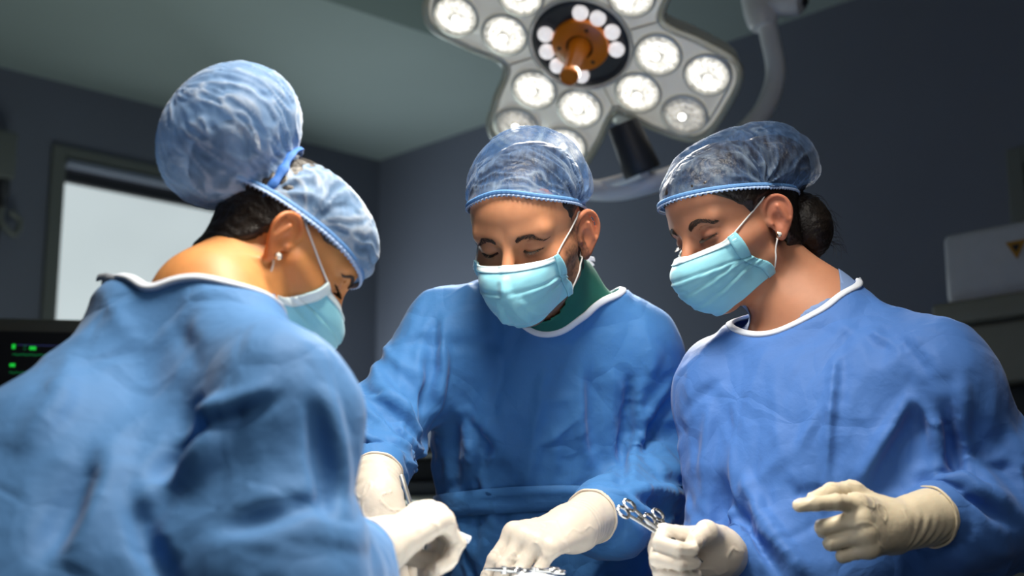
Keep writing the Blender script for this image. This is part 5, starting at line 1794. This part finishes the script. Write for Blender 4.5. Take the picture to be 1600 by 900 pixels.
face_mask(left, HL, dict(rows=[(.056, .060, -.020, .110, -.022), (.059, .056, -.036, .130, -.036), (.060, .048, -.052, .136, -.058), (.059, .036, -.066, .127, -.084), (.057, .020, -.072, .108, -.106), (.055, .012, -.084, .086, -.116)],
    pleats=((.40, 1), (.60, -1)), side_mat=M['mask_white'], stitch_mat=M['mask_white']), ear_side=(1, -1), seed=6)
for sd in (1, -1):
    brows(left, HL, [(.014, .093, .0150), (.024, .092, .0190), (.036, .086, .0205), (.049, .073, .0150)], w=.0030, n=200, seed=7, side=sd)
    lashes(left, HL, [(.0195, .084, -.0055), (.026, .0880, -.0075), (.0325, .0885, -.0085), (.040, .0855, -.0075), (.047, .077, -.0055)], n=36, L=.010, side=sd, down=.4)
# ear studs are worn by the ear: small jewels
def stud(root, H, sd, loc, r=.0042):
    p = to_world(H, np.array(loc) * [sd, 1, 1] * H['scale'])
    ax = H['R'][0] * sd
    mb = MB(); mb.lathe(p, ax, [(.0002, 0), (r, 0), (r * 1.05, r * .5), (r * .8, r * .75)], 16)
    o = mb.build('earring', M['gold'], root)
    mb = MB(); mb.lathe(p + ax * r * .6, ax, [(r * .82, 0), (r * .6, r * .45), (.0002, r * .6)], 8); c = mb.build('stone', M['crystal'], root); c.parent = o
stud(left, HL, 1, (.0865, -.004, -.038))
glove(left, JL['wr'][1], (.66, .62, .42), (-.30, -.35, .88), -1,
      dict(index=(66, 60, 30, 3), middle=(70, 66, 35, 0), ring=(72, 68, 35, -2), pinky=(72, 68, 35, -5), thumb=[(.022, .016, -.014), (.038, .044, -.030), (.034, .068, -.046), (.020, .084, -.058)]),
      JL['el'][1], .96, cuff_r=(.031, .036))
glove(left, JL['wr'][0], (.9, -.1, -.3), (.1, .1, .95), 1, REST, JL['el'][0], .94, cuff_r=(.031, .036), step=.004)

# ---------------------------------------------------------------- the surgeon on the right
HR = head_by_ear(1213, 338, 1.97, -1, -62, 22, 0, .97, fem=1, ear=1.0, flare=1.0)
JR = dict(nb=at(1280, 478, 2.05), sh=[at(1140, 600, 2.07), at(1462, 585, 1.92)], hip=np.array([.47, 2.10, .93]), front=np.array([-.45, -.88, -.05]),
          el=[np.array([.315, 2.02, 1.09]), at(1590, 775, 1.95)], wr=[at(1118, 864, 1.85), at(1394, 822, 1.79)],
          kn=[np.array([.40, 2.12, .50]), np.array([.55, 2.08, .50])], an=[np.array([.40, 2.16, .08]), np.array([.56, 2.12, .08])],
          wide=1.05, neck_r=.049, slv=(.142, .162), sleeve=(.070, .078, .066), sk0=.17)
JR['cuff'] = [(np.array([.282, 1.98, 1.115]), at(1118, 850, 1.88)), (at(1498, 812, 1.835), at(1405, 822, 1.78))]
JR['extra'] = [('rc', at(1235, 730, 1.975), at(1250, 880, 1.95), .07, .10)]
JR['neckline'] = [(1148, 512), (1185, 520), (1225, 512), (1265, 492), (1300, 468), (1338, 444), at(1345, 436, 2.10), at(1300, 425, 2.16), at(1230, 440, 2.17), at(1175, 470, 2.12), (1146, 500)]
JR['neckaxis'] = np.array([-.15, -.30, 1.0])
JR['scrub'] = [(1165, 505), (1195, 512), (1230, 502), (1265, 480), (1290, 462), (1312, 446), at(1320, 430, 2.11), at(1290, 422, 2.15), at(1230, 430, 2.16), at(1180, 465, 2.11)]
JR['grow'] = .012; JR['foldk'] = 1.4; JR['wrk'] = 1.7; JR['crease'] = 1.3; JR['ncrease'] = 190
JR['folds'] = [([(1308, 500), (1300, 600), (1287, 745)], 6, .007), ([(1322, 500), (1314, 600), (1300, 740)], 7, -.006), ([(1128, 715), (1117, 798), (1153, 890)], 10, -.014), ([(1112, 600), (1104, 700), (1095, 770)], 9, .006),
               ([(1150, 700), (1200, 800), (1262, 890)], 10, .010), ([(1125, 730), (1165, 800), (1225, 890)], 9, -.011), ([(1425, 590), (1390, 650), (1340, 735)], 11, .014), ([(1445, 610), (1415, 680), (1370, 760)], 15, -.018),
               ([(1422, 592), (1456, 640), (1462, 745)], 9, .015), ([(1474, 600), (1486, 680), (1498, 745)], 10, -.012), ([(1373, 480), (1410, 515), (1455, 570)], 7, -.006), ([(1500, 560), (1500, 640), (1515, 730)], 9, .009),
               ([(1440, 748), (1500, 735), (1575, 765)], 9, .012), ([(1460, 778), (1520, 765), (1592, 800)], 8, -.012), ([(1225, 730), (1245, 750), (1290, 745)], 7, -.006)]
right, bR, bvR, gR = person('right', 'person with dark low bun and ear stud, holding ringed forceps in the gloved fist',
    JR, HR, dict(base=(.46, .210, .125), red=(.50, .13, .08), lidc=(.34, .13, .09), lid=.5), dict(gown=M['gown2'], scrub=M['scrub2']))
def ins_r(a):
    x = np.abs(a[:, 0]); y, z = a[:, 1], a[:, 2]
    line = z - np.interp(y, [-.12, -.07, -.035, -.020, .008, .022, .045, .070, .095], [-.060, -.070, -.050, .018, .020, .010, .034, .054, .062])
    return line
hair(right, HR, ins_r, .007, extra=lambda a: np.minimum(ell(a, (.0, -.120, -.038), (.056, .044, .056)), ell(a, (0, -.092, .058), (.069, .066, .058))))
capR_f = lambda a: smin(ell(a, (0, -.012, .054), (.0880, .1140, .084)), ell(a, (0, -.098, .058), (.078, .074, .070)), .06)
HR['planez'] = lambda p: .0385 + .24 * p[:, 1] + .012 * np.exp(-((p[:, 1] - .02) / .03) ** 2) * 0
plR = lambda q: q[:, 2] - HR['planez'](q)
HR['rimoff'] = .0095
capR = cap(right, HR, capR_f, plR, M['cap_dark'], pinch=[((-.080, -.006, .040), ((0, 1, 0), (0, 0, 1)), .06, .0055, 5), ((.080, -.006, .040), ((0, 1, 0), (0, 0, 1)), .06, .005, 5)], amp=.0022, freq=55, step=.0028)
face_mask(right, HR, dict(rows=[(.056, .056, -.018, .112, -.024), (.059, .050, -.034, .132, -.038), (.060, .044, -.048, .137, -.060), (.059, .030, -.060, .128, -.086), (.057, .014, -.070, .108, -.108), (.055, .006, -.088, .084, -.118)],
    pleats=((.36, 1), (.54, 1), (.72, 1)), fan=.10), ear_side=(-1, 1), seed=9)
for sd in (1, -1):
    brows(right, HR, [(.014, .093, .0150), (.024, .092, .0190), (.036, .086, .0210), (.050, .072, .0165)], w=.0036, n=300, rr=.00026, seed=11, side=sd)
    lashes(right, HR, [(.0195, .084, -.0050), (.026, .0880, -.0070), (.0325, .0885, -.0080), (.040, .0855, -.0070), (.047, .077, -.0045)], n=40, L=.010, side=sd, down=.5)
stud(right, HR, -1, (.0840, -.001, -.036), .0042)
glove(right, JR['wr'][1], (-.62, -.78, -.03), (.74, -.60, .24), 1,
      dict(index=(10, 24, 14, 6), middle=(68, 88, 45, 2), ring=(72, 88, 45, -1), pinky=(74, 88, 45, -4), thumb=[(.026, .012, -.012), (.050, .048, -.020), (.052, .092, -.026), (.044, .128, -.036)]),
      JR['el'][1], .96, mat=M['glove2'], cuff_r=(.031, .038), clen=.088)
glove(right, JR['wr'][0], (-.88, -.45, -.05), (-.35, .80, .30), -1,
      dict(index=(50, 75, 40, 3), middle=(55, 80, 40, 1), ring=(58, 82, 42, -1), pinky=(60, 82, 42, -4), thumb=[(.024, .014, -.012), (.040, .040, -.028), (.032, .066, -.042), (.018, .084, -.050)]),
      JR['el'][0], .94, mat=M['glove'], cuff_r=(.031, .036))

rg = random.Random(8); cv = []
for k in range(70):
    t = rg.uniform(0, 2 * math.pi); u = rg.uniform(-.9, .9)
    p = np.array([-.045 * abs(math.cos(t)) if k % 2 else .045 * math.cos(t), -.120 - .044 * abs(math.sin(t)), -.038 + .050 * u])
    q1 = p + [rg.uniform(-.006, .004), -rg.uniform(.004, .012), -rg.uniform(.004, .014)]
    cv.append([p * [.9, .97, 1], q1, q1 + [rg.uniform(-.006, .006), rg.uniform(-.012, .006), -rg.uniform(.010, .024)]])
strands(right, HR, [np.array(c) * HR['scale'] for c in cv], r=.0004)
ties(left, [[at(152, 434, 1.56), at(166, 432, 1.54), at(182, 436, 1.53)], [at(160, 440, 1.55), at(172, 434, 1.53), at(190, 441, 1.52)]])
ties(right, [[at(1302, 440, 2.12), at(1318, 434, 2.12), at(1334, 443, 2.12), at(1346, 437, 2.13)], [at(1310, 446, 2.11), at(1326, 440, 2.11), at(1338, 449, 2.11)]])
# ---------------------------------------------------------------- the table, its drape and the instruments
r = table
mb = MB(); mb.box((.055, 1.64, .965), (.27, .66, .07), None, bev=.02); mb.build('table_top', M['charcoal'], r)
mb = MB(); mb.box((.05, 1.66, .55), (.22, .26, .75), None, bev=.02); mb.build('column', M['white_metal'], r)
mb = MB(); mb.box((.05, 1.66, .09), (.46, .70, .17), None, bev=.04); mb.build('base', M['white_metal'], r)
gx = np.linspace(-.13, .24, 60); gy = np.linspace(1.26, 2.02, 80)
Vd = []
for j, y in enumerate(gy):
    for i, x in enumerate(gx):
        ex = max(-.095 - x, x - .205, 0); ey = max(1.30 - y, y - 1.98, 0)
        e = math.hypot(ex, ey)
        z = 1.066 - 12 * e + .018 * math.exp(-((x - .03) / .07) ** 2 - ((y - 1.72) / .06) ** 2) + .004 * math.exp(-((x - .15) / .05) ** 2 - ((y - 1.8) / .08) ** 2)
        z += .0022 * math.sin(x * 60 + 3 * math.sin(y * 17)) * math.sin(y * 31 + 2 * math.sin(x * 23)) if e == 0 else 0
        t_ = min(max((y - 1.78) / .06, 0), 1); z -= .022 * t_ * t_ * (3 - 2 * t_)
        Vd.append((x, y, max(z, .62 + .02 * math.sin(x * 40 + y * 30))))
Fd = [(j * 60 + i, j * 60 + i + 1, (j + 1) * 60 + i + 1, (j + 1) * 60 + i) for j in range(79) for i in range(59)]
dr = mk('surgical_drape', Vd, Fd, M['drape']); mod(dr, 'SOLIDIFY', thickness=.0015, offset=-1)
tag(dr, 'white surgical drape covering the operating table under the gloved hands', 'drape')

def ring_tube(mb, c, n_, r_, rt, m=0, sq=1.0, ax=None):
    n_ = nrm(n_); e1 = nrm(ax if ax is not None else np.cross(n_, [0.2, 0.1, 1])); e1 = nrm(e1 - n_ * np.dot(e1, n_)); e2 = np.cross(n_, e1)
    pts = np.array([c + e1 * math.cos(a) * r_ + e2 * math.sin(a) * r_ * sq for a in np.linspace(0, 2 * math.pi, 33)])
    mb.tube(pts, rt, 8, m, caps=False)

def forceps(name, tip, pivot, ring_mid, nrm_, spread, label, group=None, rr=.0125):
    """ringed clamp: two crossing halves, each with a finger ring"""
    tip, pivot, ring_mid = map(np.asarray, (tip, pivot, ring_mid))
    u = nrm(ring_mid - pivot); w = nrm(np.cross(nrm_, u))
    o = empty(name, pivot, label, 'forceps', group)
    for s in (-1, 1):
        mb = MB()
        c = ring_mid + w * spread * s
        sh = crom([tip + w * .0006 * s, tip * .5 + pivot * .5 - w * .0016 * s, pivot - w * .0005 * s, pivot + u * .012 + w * .0022 * s, pivot * .4 + ring_mid * .6 + w * spread * .55 * s, c - nrm(c - pivot) * rr], 6)
        mb.tube(sh, np.interp(np.linspace(0, 1, len(sh)), [0, .4, .5, .6, 1], [.0011, .0024, .0036, .0026, .0022]), 8)
        mb.build('shank', M['steel'], o)
        mb = MB(); ring_tube(mb, c, nrm_, rr, .0022, sq=.8, ax=u); mb.build('finger_ring', M['steel'], o)
    mb = MB(); mb.lathe(pivot - nrm_ * .004, nrm_, [(.0002, 0), (.0036, 0), (.0036, .008), (.0002, .008)], 14); mb.build('pivot_screw', M['steel'], o)
    mb = MB()
    for k in range(3):
        mb.box(pivot * .35 + ring_mid * .65 + w * 0 + u * (k * .003), (.007, .0012, .002), np.array([w, u, nrm(np.cross(w, u))]))
    mb.box(pivot * .35 + ring_mid * .65 + u * .003, (.004, .008, .0016), np.array([w, u, nrm(np.cross(w, u))]))
    mb.build('ratchet', M['steel'], o)
    return o
nv = nrm([.45, -.75, .55])
forceps('artery_forceps', at(1092, 882, 1.80), at(1050, 846, 1.79), at(979, 795, 1.80), nv, .0085, 'steel ringed forceps held in the fist below the right cap, its rings further left', None, .0085)
forceps('artery_forceps', at(1098, 878, 1.81), at(1058, 845, 1.805), at(1022, 808, 1.815), nv, .0090, 'steel ringed forceps beside its longer twin, rings nearer the gloved fist', None, .0085)
def rod(name, a, b, r0, r1, label, cat, mat, flat=1.0, extra=None):
    mb = MB(); a = np.asarray(a); b = np.asarray(b)
    pts = np.array([a + (b - a) * t for t in (0, .02, .3, .6, .98, 1)])
    o = empty(name, a, label, cat)
    mb.tube(pts, [r0 * .7, r0, r0, (r0 + r1) / 2, r1, r1 * .7], 12, flat=flat)
    mb.build('shaft', mat, o)
    if extra: extra(o)
    return o
o = rod('scalpel', at(627, 742, 1.86), at(652, 822, 1.86), .0036, .0030, 'thin metal scalpel handle standing up between two gloved hands', 'scalpel', M['satin'], .55)
mb = MB(); b_ = at(652, 822, 1.86); d_ = nrm(b_ - at(627, 742, 1.86)); s_ = nrm(np.cross(d_, [0, 1, 0]))
mb.add([b_ - s_ * .003, b_ + s_ * .003, b_ + d_ * .022 + s_ * .0035, b_ + d_ * .034 - s_ * .002, b_ - s_ * .003 + [0, .0006, 0], b_ + s_ * .003 + [0, .0006, 0], b_ + d_ * .022 + s_ * .0035 + [0, .0006, 0], b_ + d_ * .034 - s_ * .002 + [0, .0006, 0]],
       [(3,2,1,0), (4,5,6,7), (0,1,5,4), (1,2,6,5), (2,3,7,6), (3,0,4,7)]); mb.build('blade', M['steel'], o, smooth=False)
o = rod('suction_tube', at(732, 843, 1.72), at(672, 815, 1.70), .0044, .0040, 'pale tube tip poking out beyond the overlit gloved hand', 'suction tube', M['mask_white'])
mb = MB(); mb.lathe(at(732, 843, 1.72), nrm(at(732, 843, 1.72) - at(672, 815, 1.70)), [(.0046, -.004), (.0048, -.002), (.0048, .001), (.0030, .0015), (.0026, -.002)], 16); mb.build('tip', M['binding'], o)
# clamps laid on the drape under the fingers
zt_ = 1.0865
for k, (x0, x1, y) in enumerate(((757, 812, 1.72), (790, 868, 1.76))):
    a = at(x0, 889 + k, y); b = at(x1, 892, y + .03)
    forceps('clamp', a, a * .45 + b * .55, b, nrm([0.05, -.2, 1]), .008,
            ('steel clamp lying on the drape under the index finger', 'steel clamp lying on the drape under the ring finger')[k], None, .008)
